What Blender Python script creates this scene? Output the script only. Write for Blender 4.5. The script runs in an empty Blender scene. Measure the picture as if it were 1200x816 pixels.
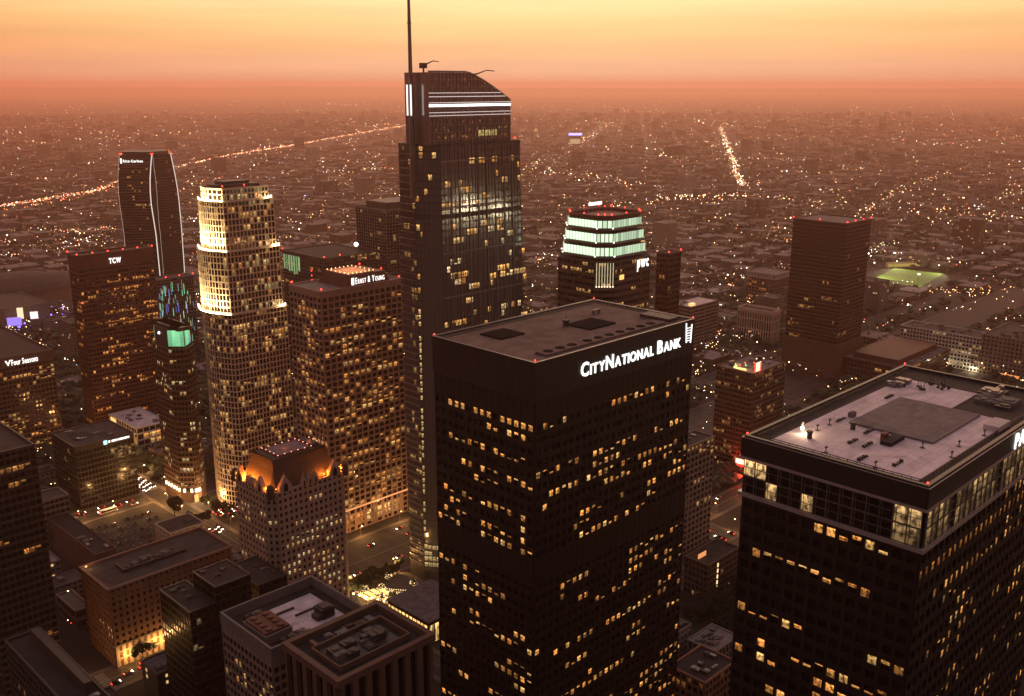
import bpy, math, random
from mathutils import Vector, Matrix, noise as mnoise
R = random.Random(7)
sc = bpy.context.scene
COL = sc.collection
F = 1160.; TH = math.radians(14.9); CH = 300.; S = math.sqrt(.5)
U = (S, S); V = (-S, S); GRID = math.radians(45)

# ------------------------------------------------------------ survey helpers
def W(px, py, z):
    dx = (px - 600) / F; v = (408 - py) / F
    d = (dx, math.cos(TH) + v * math.sin(TH), -math.sin(TH) + v * math.cos(TH))
    t = (z - CH) / d[2]
    return (d[0] * t, d[1] * t, z)
def PJ(x, y, z):
    z -= CH
    dep = y * math.cos(TH) - z * math.sin(TH)
    if dep < 1: return (-9999, -9999)
    return (600 + F * x / dep, 408 - F * (y * math.sin(TH) + z * math.cos(TH)) / dep)
def inframe(x, y, z, m=0):
    a, b = PJ(x, y, z)
    return -m < a < 1200 + m and -m < b < 816 + m
def solve(o, z, d, tx):
    lo, hi = 0, 500
    for _ in range(50):
        m = (lo + hi) / 2
        x = PJ(o[0] + d[0] * m, o[1] + d[1] * m, z)[0]
        if (x < tx) == (d[0] > 0): lo = m
        else: hi = m
    return lo
def uv2xy(u, v): return ((u - v) * S, (u + v) * S)
def xy2uv(x, y): return ((x + y) * S, (y - x) * S)
def loc(o, px, py, z):
    x, y, _ = W(px, py, z); x -= o[0]; y -= o[1]
    return ((x + y) * S, (y - x) * S)

# ------------------------------------------------------------ materials
def nd(nt, t, x=0, **kw):
    n = nt.nodes.new(t)
    for k, v in kw.items(): setattr(n, k, v)
    return n
def mat(name, col, rough=.8, metal=0., var=.25, scale=.15, spec=.5, bump=0., detail=6, ior=1.45):
    m = bpy.data.materials.new(name); m.use_nodes = True
    nt = m.node_tree; b = nt.nodes['Principled BSDF']
    b.inputs['Roughness'].default_value = rough; b.inputs['Metallic'].default_value = metal
    b.inputs['Specular IOR Level'].default_value = spec; b.inputs['IOR'].default_value = ior
    tc = nd(nt, 'ShaderNodeTexCoord'); nz = nd(nt, 'ShaderNodeTexNoise')
    nz.inputs['Scale'].default_value = scale; nz.inputs['Detail'].default_value = detail; nz.inputs['Roughness'].default_value = .65
    nt.links.new(tc.outputs['Object'], nz.inputs['Vector'])
    r = nd(nt, 'ShaderNodeValToRGB')
    r.color_ramp.elements[0].position = .3; r.color_ramp.elements[1].position = .7
    r.color_ramp.elements[0].color = tuple(max(0, c * (1 - var)) for c in col) + (1,)
    r.color_ramp.elements[1].color = tuple(min(1, c * (1 + var)) for c in col) + (1,)
    nt.links.new(nz.outputs['Fac'], r.inputs['Fac']); nt.links.new(r.outputs['Color'], b.inputs['Base Color'])
    if bump:
        bp = nd(nt, 'ShaderNodeBump'); bp.inputs['Strength'].default_value = bump; bp.inputs['Distance'].default_value = .1
        nt.links.new(nz.outputs['Fac'], bp.inputs['Height']); nt.links.new(bp.outputs['Normal'], b.inputs['Normal'])
    return m
def glass(name, col, rough=.12, ior=1.5, wav=.012):
    m = bpy.data.materials.new(name); m.use_nodes = True
    nt = m.node_tree; b = nt.nodes['Principled BSDF']
    b.inputs['Base Color'].default_value = tuple(col) + (1,); b.inputs['Roughness'].default_value = rough
    b.inputs['IOR'].default_value = ior
    tc = nd(nt, 'ShaderNodeTexCoord'); nz = nd(nt, 'ShaderNodeTexNoise'); nz.inputs['Scale'].default_value = .35
    bp = nd(nt, 'ShaderNodeBump'); bp.inputs['Strength'].default_value = .25; bp.inputs['Distance'].default_value = wav * 10
    nt.links.new(tc.outputs['Object'], nz.inputs['Vector']); nt.links.new(nz.outputs['Fac'], bp.inputs['Height'])
    nt.links.new(bp.outputs['Normal'], b.inputs['Normal'])
    return m
def emit(name, col, k, sample=False):
    m = bpy.data.materials.new(name); m.use_nodes = True
    b = m.node_tree.nodes['Principled BSDF']
    b.inputs['Base Color'].default_value = (.05, .05, .05, 1)
    b.inputs['Emission Color'].default_value = tuple(col) + (1,); b.inputs['Emission Strength'].default_value = k
    m.cycles.emission_sampling = 'AUTO' if sample else 'NONE'
    return m
def glow_mat(name, interior=True):
    "a lamp-lit room behind glass or a lamp: its light is the face attribute 'glow'"
    m = bpy.data.materials.new(name); m.use_nodes = True
    nt = m.node_tree; b = nt.nodes['Principled BSDF']; L = nt.links.new
    b.inputs['Base Color'].default_value = (.02, .02, .02, 1); b.inputs['Roughness'].default_value = .3
    at = nd(nt, 'ShaderNodeAttribute', attribute_name='glow')
    if interior:
        uv = nd(nt, 'ShaderNodeUVMap', uv_map='pane'); sp = nd(nt, 'ShaderNodeSeparateXYZ'); L(uv.outputs['UV'], sp.inputs[0])
        mp = nd(nt, 'ShaderNodeMapping'); mp.inputs['Scale'].default_value = (2.6, 2.2, 1); L(uv.outputs['UV'], mp.inputs['Vector'])
        nz = nd(nt, 'ShaderNodeTexNoise'); nz.inputs['Scale'].default_value = 1.; nz.inputs['Detail'].default_value = 3
        L(mp.outputs['Vector'], nz.inputs['Vector'])
        mr = nd(nt, 'ShaderNodeMapRange'); mr.inputs['From Min'].default_value = .38; mr.inputs['From Max'].default_value = .58
        mr.inputs['To Min'].default_value = .12; mr.inputs['To Max'].default_value = 1.
        L(nz.outputs['Fac'], mr.inputs['Value'])
        fr = nd(nt, 'ShaderNodeMath', operation='FRACT'); L(sp.outputs[1], fr.inputs[0])
        ce = nd(nt, 'ShaderNodeMapRange', interpolation_type='SMOOTHSTEP'); ce.inputs['From Min'].default_value = .45; ce.inputs['From Max'].default_value = .95
        ce.inputs['To Min'].default_value = .6; ce.inputs['To Max'].default_value = 1.5; L(fr.outputs[0], ce.inputs['Value'])
        fl = nd(nt, 'ShaderNodeMath', operation='FLOOR'); L(sp.outputs[0], fl.inputs[0])
        wn = nd(nt, 'ShaderNodeTexWhiteNoise', noise_dimensions='1D'); L(fl.outputs[0], wn.inputs['W'])
        bl = nd(nt, 'ShaderNodeMath', operation='GREATER_THAN'); bl.inputs[1].default_value = .55; L(wn.outputs['Value'], bl.inputs[0])
        fu = nd(nt, 'ShaderNodeMath', operation='FRACT'); L(sp.outputs[0], fu.inputs[0])
        cut = nd(nt, 'ShaderNodeMath', operation='GREATER_THAN'); L(fu.outputs[0], cut.inputs[0]); L(wn.outputs['Value'], cut.inputs[1])
        sh = nd(nt, 'ShaderNodeMath', operation='MULTIPLY'); L(bl.outputs[0], sh.inputs[0]); L(cut.outputs[0], sh.inputs[1])
        dk = nd(nt, 'ShaderNodeMapRange'); dk.inputs['To Min'].default_value = 1.; dk.inputs['To Max'].default_value = .3; L(sh.outputs[0], dk.inputs['Value'])
        k = nd(nt, 'ShaderNodeMath', operation='MULTIPLY'); L(mr.outputs['Result'], k.inputs[0]); L(ce.outputs['Result'], k.inputs[1])
        k2 = nd(nt, 'ShaderNodeMath', operation='MULTIPLY'); L(k.outputs[0], k2.inputs[0]); L(dk.outputs['Result'], k2.inputs[1])
        mx = nd(nt, 'ShaderNodeVectorMath', operation='SCALE')
        L(at.outputs['Color'], mx.inputs[0]); L(k2.outputs[0], mx.inputs['Scale']); L(mx.outputs['Vector'], b.inputs['Emission Color'])
    else:
        L(at.outputs['Color'], b.inputs['Emission Color'])
    b.inputs['Emission Strength'].default_value = 1
    m.cycles.emission_sampling = 'NONE'
    return m
def block_mat(name):
    "walls of low buildings: painted colour from 'glow'-like attribute 'tint', a grid of panes from UVs in metres, a few rooms lit"
    m = bpy.data.materials.new(name); m.use_nodes = True
    nt = m.node_tree; b = nt.nodes['Principled BSDF']; L = nt.links.new
    uv = nd(nt, 'ShaderNodeUVMap', uv_map='metres'); sp = nd(nt, 'ShaderNodeSeparateXYZ'); L(uv.outputs['UV'], sp.inputs[0])
    def mth(op, a, bb=None, c=None):
        n = nd(nt, 'ShaderNodeMath', operation=op)
        for i, x in enumerate((a, bb, c)):
            if x is None: continue
            if isinstance(x, (int, float)): n.inputs[i].default_value = x
            else: L(x, n.inputs[i])
        return n.outputs[0]
    cu = mth('DIVIDE', sp.outputs[0], 3.4); cv = mth('DIVIDE', sp.outputs[1], 3.7)
    fu = mth('FRACT', cu); fv = mth('FRACT', cv)
    mu = mth('MULTIPLY', mth('GREATER_THAN', fu, .28), mth('LESS_THAN', fu, .82))
    mv = mth('MULTIPLY', mth('GREATER_THAN', fv, .3), mth('LESS_THAN', fv, .78))
    mask = mth('MULTIPLY', mu, mv)
    at = nd(nt, 'ShaderNodeAttribute', attribute_name='tint')
    mix = nd(nt, 'ShaderNodeMix', data_type='RGBA'); L(mask, mix.inputs['Factor']); L(at.outputs['Color'], mix.inputs['A'])
    mix.inputs['B'].default_value = (.03, .03, .035, 1); L(mix.outputs['Result'], b.inputs['Base Color'])
    cm = nd(nt, 'ShaderNodeCombineXYZ'); L(mth('FLOOR', cu), cm.inputs[0]); L(mth('FLOOR', cv), cm.inputs[1])
    wn = nd(nt, 'ShaderNodeTexWhiteNoise', noise_dimensions='2D'); L(cm.outputs[0], wn.inputs['Vector'])
    on = mth('MULTIPLY', mth('GREATER_THAN', wn.outputs['Value'], .955), mask)
    b.inputs['Emission Color'].default_value = (1, .58, .24, 1); L(mth('MULTIPLY', on, .8), b.inputs['Emission Strength'])
    b.inputs['Roughness'].default_value = .8
    m.cycles.emission_sampling = 'NONE'
    return m
def tint_mat(name, rough=.9):
    m = bpy.data.materials.new(name); m.use_nodes = True
    nt = m.node_tree; b = nt.nodes['Principled BSDF']
    at = nd(nt, 'ShaderNodeAttribute', attribute_name='tint')
    tc = nd(nt, 'ShaderNodeTexCoord'); nz = nd(nt, 'ShaderNodeTexNoise'); nz.inputs['Scale'].default_value = .12; nz.inputs['Detail'].default_value = 5
    nt.links.new(tc.outputs['Object'], nz.inputs['Vector'])
    mr = nd(nt, 'ShaderNodeMapRange'); mr.inputs['From Min'].default_value = .3; mr.inputs['From Max'].default_value = .7
    mr.inputs['To Min'].default_value = .6; mr.inputs['To Max'].default_value = 1.35
    nt.links.new(nz.outputs['Fac'], mr.inputs['Value'])
    mx = nd(nt, 'ShaderNodeVectorMath', operation='SCALE')
    nt.links.new(at.outputs['Color'], mx.inputs[0]); nt.links.new(mr.outputs['Result'], mx.inputs['Scale'])
    nt.links.new(mx.outputs['Vector'], b.inputs['Base Color']); b.inputs['Roughness'].default_value = rough
    return m

M = {}
M['black'] = mat('black_metal_panel', (.024, .021, .019), .45, var=.3, scale=.3)
M['blackrib'] = mat('black_stone_frame', (.012, .010, .009), .6, var=.2)
M['grille'] = mat('dark_grille', (.014, .012, .012), 1., spec=.05)
M['charcoal'] = mat('charcoal_panel', (.05, .042, .038), .6)
M['dglass'] = glass('dark_glass', (.008, .007, .006), .16, 1.4)
M['mglass'] = glass('bronze_glass', (.02, .012, .008), .1, 1.55)
M['bglass'] = glass('mirror_glass', (.26, .23, .22), .08, 1.8, .006); M['bglass'].node_tree.nodes['Principled BSDF'].inputs['Metallic'].default_value = .55
M['pink'] = mat('pink_granite', (.30, .19, .15), .7, var=.12)
M['cream'] = mat('cream_stone', (.58, .45, .34), .7, var=.1)
M['beige'] = mat('beige_concrete', (.24, .18, .145), .85, var=.18)
M['goth'] = mat('pale_limestone', (.40, .29, .22), .85, var=.18, scale=.25)
M['brick'] = mat('brown_brick', (.24, .12, .075), .85, var=.2)
M['brown'] = mat('brown_concrete', (.13, .075, .052), .8, var=.2)
M['redbrown'] = mat('red_brown_stone', (.13, .045, .03), .7, var=.2)
M['grey'] = mat('grey_concrete', (.17, .15, .145), .85, var=.15)
M['white'] = mat('pale_concrete', (.55, .50, .48), .8, var=.12)
M['roofw'] = mat('white_roof_membrane', (.72, .62, .66), .8, var=.16, scale=.22, detail=9)
M['roofg'] = mat('grey_roof_gravel', (.075, .064, .062), .95, var=.3, scale=.2, detail=9)
M['roofb'] = mat('brown_roof_gravel', (.18, .125, .108), .95, var=.3, scale=.16, detail=9)
M['roofd'] = mat('dark_roof_felt', (.032, .027, .027), .9, var=.35, scale=.2, detail=8)
M['roofm'] = mat('mid_roof_pad', (.20, .17, .17), .9, var=.22, scale=.3, detail=8)
M['copper'] = mat('dark_mansard_tile', (.05, .034, .025), .7, var=.3, scale=.6)
M['metal'] = mat('grey_metal', (.22, .2, .19), .45, .6, var=.2)
M['edge'] = mat('pale_metal_trim', (.5, .45, .43), .4, .5, var=.1)
M['asphalt'] = mat('asphalt', (.04, .034, .031), .85, var=.3, scale=.08)
M['paint'] = mat('road_paint', (.28, .26, .22), .7, var=.25, scale=.6)
M['pave'] = mat('concrete_pavement', (.11, .092, .08), .9, var=.25, scale=.2)
M['grass'] = mat('sports_grass', (.11, .17, .03), .9, var=.2, scale=.05)
M['park'] = mat('park_grass', (.03, .045, .018), .95, var=.4, scale=.1)
M['leaf'] = mat('foliage', (.032, .04, .018), .8, var=.6, scale=.35)
M['bark'] = mat('bark', (.08, .055, .04), .9)
M['ground'] = mat('city_ground', (.03, .025, .022), .95, var=.45, scale=.012, detail=12)
M['hill'] = mat('hill_scrub', (.07, .055, .04), .95, var=.4, scale=.002)
def weather(m, seam=3., k=.8):
    "stains, ponding marks and membrane seams on a roof surface"
    nt = m.node_tree; L = nt.links.new; b = nt.nodes['Principled BSDF']; src = b.inputs['Base Color'].links[0].from_socket
    tc = nd(nt, 'ShaderNodeTexCoord'); br = nd(nt, 'ShaderNodeTexBrick'); br.inputs['Scale'].default_value = 1.; br.inputs['Brick Width'].default_value = seam * 3; br.inputs['Row Height'].default_value = seam
    br.inputs['Mortar Size'].default_value = .07; br.inputs['Color1'].default_value = (1, 1, 1, 1); br.inputs['Color2'].default_value = (.86, .86, .86, 1); br.inputs['Mortar'].default_value = (.6, .58, .56, 1)
    L(tc.outputs['Object'], br.inputs['Vector'])
    n1 = nd(nt, 'ShaderNodeTexNoise'); n1.inputs['Scale'].default_value = .11; n1.inputs['Detail'].default_value = 8; n1.inputs['Roughness'].default_value = .7; n1.inputs['Distortion'].default_value = 1.2; L(tc.outputs['Object'], n1.inputs['Vector'])
    rp = nd(nt, 'ShaderNodeMapRange'); rp.inputs['From Min'].default_value = .48; rp.inputs['From Max'].default_value = .62; rp.inputs['To Min'].default_value = 1.; rp.inputs['To Max'].default_value = k; L(n1.outputs['Fac'], rp.inputs['Value'])
    m1 = nd(nt, 'ShaderNodeVectorMath', operation='MULTIPLY'); L(src, m1.inputs[0]); L(br.outputs['Color'], m1.inputs[1])
    m2 = nd(nt, 'ShaderNodeVectorMath', operation='SCALE'); L(m1.outputs['Vector'], m2.inputs[0]); L(rp.outputs['Result'], m2.inputs['Scale']); L(m2.outputs['Vector'], b.inputs['Base Color'])
for k_, q_ in (('roofw', .72), ('roofg', .6), ('roofb', .68), ('roofd', .6), ('roofm', .7)): weather(M[k_], 3., q_)
M['room'] = glow_mat('lit_room'); M['lamp'] = glow_mat('lamp_glow', False)
M['block'] = block_mat('low_building_wall'); M['tint'] = tint_mat('painted_roof')
M['signw'] = emit('white_sign_light', (1, .98, .93), 1.9, True)
M['red'] = emit('red_beacon', (1, .03, .02), 9)
M['redsign'] = emit('red_neon', (1, .05, .03), 5, True)
M['ledge'] = emit('ledge_floodlight', (1, .78, .36), 60, True)
M['ledw'] = emit('white_light_strip', (1, .93, .88), 3.2)
M['ledsoft'] = emit('soft_light_strip', (1, .93, .88), 1.5)
M['ledthin'] = emit('thin_light_line', (1, .85, .78), .85)
M['rubber'] = mat('rubber', (.015, .015, .015), .8)

# ------------------------------------------------------------ mesh builder
class MB:
    def __init__(s): s.v = []; s.f = []; s.m = []; s.c = []; s.uv = {}
    def face(s, pts, mi=0, col=None, uv=None):
        i = len(s.v); s.v.extend(pts); s.f.append(tuple(range(i, i + len(pts)))); s.m.append(mi); s.c.append(col)
        if uv: s.uv[len(s.f) - 1] = uv
    def box(s, x0, x1, y0, y1, z0, z1, mi=0, col=None, bottom=True):
        i = len(s.v)
        s.v.extend([(x0, y0, z0), (x1, y0, z0), (x1, y1, z0), (x0, y1, z0), (x0, y0, z1), (x1, y0, z1), (x1, y1, z1), (x0, y1, z1)])
        fs = [(0, 1, 5, 4), (1, 2, 6, 5), (2, 3, 7, 6), (3, 0, 4, 7), (4, 5, 6, 7)] + ([(3, 2, 1, 0)] if bottom else [])
        for f in fs: s.f.append(tuple(i + k for k in f)); s.m.append(mi); s.c.append(col)
    def obox(s, p, t, n, a0, a1, d0, d1, z0, z1, mi=0, col=None):
        "box along direction t (2D) from p, a=along, d=out along n"
        q = lambda a, d, z: (p[0] + t[0] * a + n[0] * d, p[1] + t[1] * a + n[1] * d, z)
        i = len(s.v)
        s.v.extend([q(a0, d1, z0), q(a1, d1, z0), q(a1, d0, z0), q(a0, d0, z0), q(a0, d1, z1), q(a1, d1, z1), q(a1, d0, z1), q(a0, d0, z1)])
        for f in [(0, 1, 5, 4), (1, 2, 6, 5), (2, 3, 7, 6), (3, 0, 4, 7), (4, 5, 6, 7), (3, 2, 1, 0)]:
            s.f.append(tuple(i + k for k in f)); s.m.append(mi); s.c.append(col)
    def prism(s, poly, z0, z1, mi=0, top=None, col=None, cap=True, poly2=None):
        p2 = poly2 or poly; n = len(poly); i = len(s.v)
        s.v.extend([(p[0], p[1], z0) for p in poly]); s.v.extend([(p[0], p[1], z1) for p in p2])
        for k in range(n):
            j = (k + 1) % n; s.f.append((i + k, i + j, i + n + j, i + n + k)); s.m.append(mi); s.c.append(col)
        if cap:
            s.f.append(tuple(i + n + k for k in range(n))); s.m.append(mi if top is None else top); s.c.append(col)
            s.f.append(tuple(i + k for k in reversed(range(n)))); s.m.append(mi); s.c.append(col)
    def ring(s, outer, inner, z0, z1, mi=0):
        n = len(outer)
        for k in range(n):
            j = (k + 1) % n; o1, o2, i1, i2 = outer[k], outer[j], inner[k], inner[j]
            s.face([(*o1, z0), (*o2, z0), (*o2, z1), (*o1, z1)], mi)
            s.face([(*i2, z0), (*i1, z0), (*i1, z1), (*i2, z1)], mi)
            s.face([(*o1, z1), (*o2, z1), (*i2, z1), (*i1, z1)], mi)
            s.face([(*o2, z0), (*o1, z0), (*i1, z0), (*i2, z0)], mi)
    def tube(s, p0, p1, r0, r1=None, n=8, mi=0, col=None, cap=True):
        r1 = r0 if r1 is None else r1
        a = Vector(p0); b = Vector(p1); d = (b - a).normalized()
        x = d.orthogonal().normalized(); y = d.cross(x); i = len(s.v)
        for c, r in ((a, r0), (b, r1)):
            for k in range(n):
                t = 2 * math.pi * k / n; s.v.append(tuple(c + x * (r * math.cos(t)) + y * (r * math.sin(t))))
        for k in range(n):
            j = (k + 1) % n; s.f.append((i + k, i + j, i + n + j, i + n + k)); s.m.append(mi); s.c.append(col)
        if cap:
            s.f.append(tuple(i + n + k for k in range(n))); s.m.append(mi); s.c.append(col)
            s.f.append(tuple(i + k for k in reversed(range(n)))); s.m.append(mi); s.c.append(col)
    def ball(s, c, r, n=8, m=5, sz=1., mi=0, col=None):
        i = len(s.v)
        for a in range(m + 1):
            th = math.pi * a / m
            for b in range(n):
                ph = 2 * math.pi * b / n
                s.v.append((c[0] + r * math.sin(th) * math.cos(ph), c[1] + r * math.sin(th) * math.sin(ph), c[2] - r * sz * math.cos(th)))
        for a in range(m):
            for b in range(n):
                d = (b + 1) % n
                s.f.append((i + a * n + b, i + a * n + d, i + (a + 1) * n + d, i + (a + 1) * n + b)); s.m.append(mi); s.c.append(col)
    def octa(s, c, r, col, mi=0):
        i = len(s.v); x, y, z = c
        s.v.extend([(x + r, y, z), (x - r, y, z), (x, y + r, z), (x, y - r, z), (x, y, z + r), (x, y, z - r)])
        for f in ((0, 2, 4), (2, 1, 4), (1, 3, 4), (3, 0, 4), (2, 0, 5), (1, 2, 5), (3, 1, 5), (0, 3, 5)):
            s.f.append(tuple(i + k for k in f)); s.m.append(mi); s.c.append(col)
    def build(s, name, mats, parent=None, attr='glow', smooth=False, uvname=None, mesh_only=False):
        me = bpy.data.meshes.new(name); me.from_pydata(s.v, [], s.f)
        for m in (mats if isinstance(mats, (list, tuple)) else [mats]): me.materials.append(m)
        me.polygons.foreach_set('material_index', s.m)
        if any(c is not None for c in s.c):
            at = me.attributes.new(attr, 'FLOAT_COLOR', 'CORNER'); buf = []
            for f, c in zip(s.f, s.c): buf.extend((tuple(c or (0, 0, 0)) + (1.,)) * len(f))
            at.data.foreach_set('color', buf)
        if uvname:
            l = me.uv_layers.new(name=uvname); buf = []
            for k, f in enumerate(s.f):
                u = s.uv.get(k)
                for q in range(len(f)): buf.extend(u[q] if u else (0, 0))
            l.data.foreach_set('uv', buf)
        if smooth: me.polygons.foreach_set('use_smooth', [True] * len(s.f))
        me.update()
        if mesh_only: return me
        o = bpy.data.objects.new(name, me); COL.objects.link(o)
        if parent: o.parent = parent
        return o
def tag(o, label=None, cat=None, group=None, kind=None):
    if label: o['label'] = label
    if cat: o['category'] = cat
    if group: o['group'] = group
    if kind: o['kind'] = kind
    return o
def thing(name, label, cat, loc=(0, 0, 0), rz=0., group=None):
    o = bpy.data.objects.new(name, None); COL.objects.link(o); o.empty_display_size = 1
    o.location = loc; o.rotation_euler = (0, 0, rz)
    return tag(o, label, cat, group)
def inset(poly, d):
    n = len(poly); out = []
    for k in range(n):
        p0, p1, p2 = Vector(poly[k - 1]), Vector(poly[k]), Vector(poly[(k + 1) % n])
        e1 = (p1 - p0).normalized(); e2 = (p2 - p1).normalized()
        n1 = Vector((-e1.y, e1.x)); n2 = Vector((-e2.y, e2.x))
        b = n1 + n2; l = b.dot(n1)
        q = p1 + b * (d / l if abs(l) > 1e-6 else d); out.append((q.x, q.y))
    return out
def chamf(a, b, c, which=(0, 1, 2, 3)):
    cs = [(0, 0), (a, 0), (a, b), (0, b)]; out = []
    for k, p in enumerate(cs):
        if k in which:
            for q in (cs[k - 1], cs[(k + 1) % 4]):
                d = Vector(q) - Vector(p); d.normalize(); out.append((p[0] + d.x * c, p[1] + d.y * c))
        else: out.append(p)
    return out
def jit(c, k, v=.25):
    f = k * (1 + R.uniform(-v, v)); return (c[0] * f, c[1] * f, c[2] * f)
WARM = (1, .42, .10); YEL = (1, .55, .17); PALE = (1, .70, .36); ORG = (1, .36, .075)

def lit_rows(p_row=.6, p=.5, run=4, pal=(WARM,), k=(.5, 1.5), part=.35, zr=None):
    "which rooms are lit: rows are busy or quiet, lit rooms come in runs"
    st = {}
    def fn(e, r, c, z):
        if zr and not zr[0] < z < zr[1]: return None
        key = (e, r)
        if key not in st: st[key] = [R.random() < p_row, 0, R.random() < .5]
        s = st[key]
        if s[1] > 0:
            s[1] -= 1
            if R.random() < .8: return jit(R.choice(pal), R.uniform(*k)), (R.uniform(.15, .5) if R.random() < part else 1)
            return None
        q = p / run if s[0] else p / run * .12
        if R.random() < q: s[1] = int(R.expovariate(1. / run)) + (1 if R.random() < .6 else 0); return jit(R.choice(pal), R.uniform(*k)), 1
        return None
    return fn

def facade(fr, panes, p0, p1, z0, z1, fh, bay, pier, band, dep, lit, eid, blank=(), edge_pier=True, dz=0):
    t = Vector((p1[0] - p0[0], p1[1] - p0[1])); Ln = t.length
    if Ln < .5: return
    t = t / Ln; n = (t.y, -t.x); t = (t.x, t.y)
    nc = max(1, round(Ln / bay)); bw = Ln / nc; nr = max(1, int((z1 - z0) / fh)); h = (z1 - z0) / nr
    for c in range(nc + 1):
        a0 = max(0, c * bw - pier / 2); a1 = min(Ln, c * bw + pier / 2)
        fr.obox(p0, t, n, a0, a1, -.05, dep, z0, z1)
    for r in range(nr + 1):
        za = max(z0, z0 + r * h - band * .5); zb = min(z1 - .002, z0 + r * h + band * .5)
        fr.obox(p0, t, n, 0, Ln, -.05, dep * .8, za, zb)
    for (b0, b1) in blank:
        if b1 > z0 and b0 < z1: fr.obox(p0, t, n, 0, Ln, -.05, dep * .6, max(b0, z0), min(b1, z1 - .003))
    if lit is None: return
    for r in range(nr):
        zc = z0 + (r + .5) * h
        if any(b0 - 1 < zc < b1 + 1 for b0, b1 in blank): continue
        for c in range(nc):
            q = lit(eid, r, c, zc)
            if not q: continue
            col, part = q
            za = z0 + r * h + band * .5 + .06; zb = z0 + (r + 1) * h - band * .5 - .06
            if part < 1:
                if R.random() < .5: za = zb - (zb - za) * part
                else: zb = za + (zb - za) * part
            a0 = c * bw + pier / 2 + .05; a1 = (c + 1) * bw - pier / 2 - .05
            g = lambda a, z: (p0[0] + t[0] * a + n[0] * .06, p0[1] + t[1] * a + n[1] * .06, z)
            panes.append(([g(a0, za), g(a1, za), g(a1, zb), g(a0, zb)], col, (a1 - a0) * (zb - za)))

def make_windows(panes, root, cap=100, name='window'):
    mw = Matrix.Translation(root.location) @ Matrix.Rotation(root.rotation_euler.z, 4, 'Z')
    rk = []
    for pts, col, ar in panes:
        w = mw @ Vector(pts[0]); d2 = w.x ** 2 + w.y ** 2 + (w.z - CH) ** 2
        rk.append(((ar / d2) * (1 if inframe(*w) else .01), pts, col))
    rk.sort(key=lambda x: -x[0])
    for s, pts, col in rk[:cap]:
        m = MB(); u = R.randrange(4000); m.face(pts, 0, col, [(u, u), (u + 1, u), (u + 1, u + 1), (u, u + 1)]); m.build(name, M['room'], root, uvname='pane')
    if len(rk) > cap:
        m = MB()
        for s, pts, col in rk[cap:]: u = R.randrange(4000); m.face(pts, 0, col, [(u, u), (u + 1, u), (u + 1, u + 1), (u, u + 1)])
        tag(m.build(name, M['room'], root, uvname='pane'), kind='stuff')

FOOT = []
def tower(name, label, o, poly, Z, fh, bay, frame, glz, pier, band, dep, lit, z0=0, blank=(), roof='roofg', par=1.2, parm=None,
          tiers=None, group=None, cap=100, front=None, rz=GRID, cat='building', foot=True):
    "one building: frame, glazing, roof, parapet and lit windows; tiers = [(poly, z0, z1)]"
    root = thing(name, label, cat, (o[0], o[1], 0), rz, group)
    tiers = tiers or [(poly, z0, Z)]
    fr = MB(); gz = MB(); panes = []
    for (pl, a, b) in tiers:
        rf = MB(); pp = MB()
        gz.prism(pl, a, b - par - .02)
        for k in range(len(pl)):
            p0, p1 = pl[k], pl[(k + 1) % len(pl)]
            nx, ny = p1[1] - p0[1], -(p1[0] - p0[0])
            wn = (nx * math.cos(rz) - ny * math.sin(rz), nx * math.sin(rz) + ny * math.cos(rz))
            seen = wn[0] * o[0] + wn[1] * o[1] < 0
            facade(fr, panes, p0, p1, a, b - .01, fh, bay, pier, band, dep, lit if seen else None, (k, a), blank)
        rp = inset(pl, .5); rf.prism(rp, b - par - .01, b - par + .03)
        pp.ring(inset(pl, -dep - .05), rp, b - par - .3, b)
        rf.build('roof', M[roof], root); pp.build('parapet', M[parm or frame], root)
    fr.build('frame', M[frame], root); gz.build('glazing', M[glz], root)
    make_windows(panes, root, cap)
    if foot:
        us = [xy2uv(o[0], o[1])]; xs = [p[0] for p in tiers[0][0]]; ys = [p[1] for p in tiers[0][0]]
        FOOT.append((us[0][0] + min(xs), us[0][0] + max(xs), us[0][1] + min(ys), us[0][1] + max(ys)))
    return root
def rect(a, b): return [(0, 0), (a, 0), (a, b), (0, b)]
def place(px, py, Z, l, r):
    o = W(px, py, Z); return (o[0], o[1]), solve(o, Z, U, r), solve(o, Z, V, l)
def beacon(root, p, r=.38):
    m = MB(); m.tube((p[0], p[1], p[2]), (p[0], p[1], p[2] + r * 1.4), r * .3, n=6, mi=1); m.ball((p[0], p[1], p[2] + r * 2.1), r, 6, 4)
    m.build('warning_light', [M['red'], M['metal']], root)
def boxpart(root, name, m, x0, x1, y0, y1, z0, z1):
    b = MB(); b.box(x0, x1, y0, y1, z0, z1); return b.build(name, M[m], root)
def units(root, x0, x1, y0, y1, z, n, hmax=2.5, m='metal', smax=5):
    for k in range(n):
        w = R.uniform(1.2, smax); d = R.uniform(1.2, smax); x = R.uniform(x0, max(x0, x1 - w)); y = R.uniform(y0, max(y0, y1 - d)); h = R.uniform(.6, hmax)
        b = MB(); b.box(x, x + w, y, y + d, z, z + h)
        if w > 2.5: b.tube((x + w / 2, y + d / 2, z + h), (x + w / 2, y + d / 2, z + h + .3), min(w, d) * .35, n=12)
        if R.random() < .5: b.tube((x + w, y + d / 2, z + .3), (x + w + 2.5, y + d / 2, z + .3), .18, n=6)
        b.build('rooftop_unit', M[R.choice([m, m, 'charcoal', 'grey'])], root)

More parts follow.
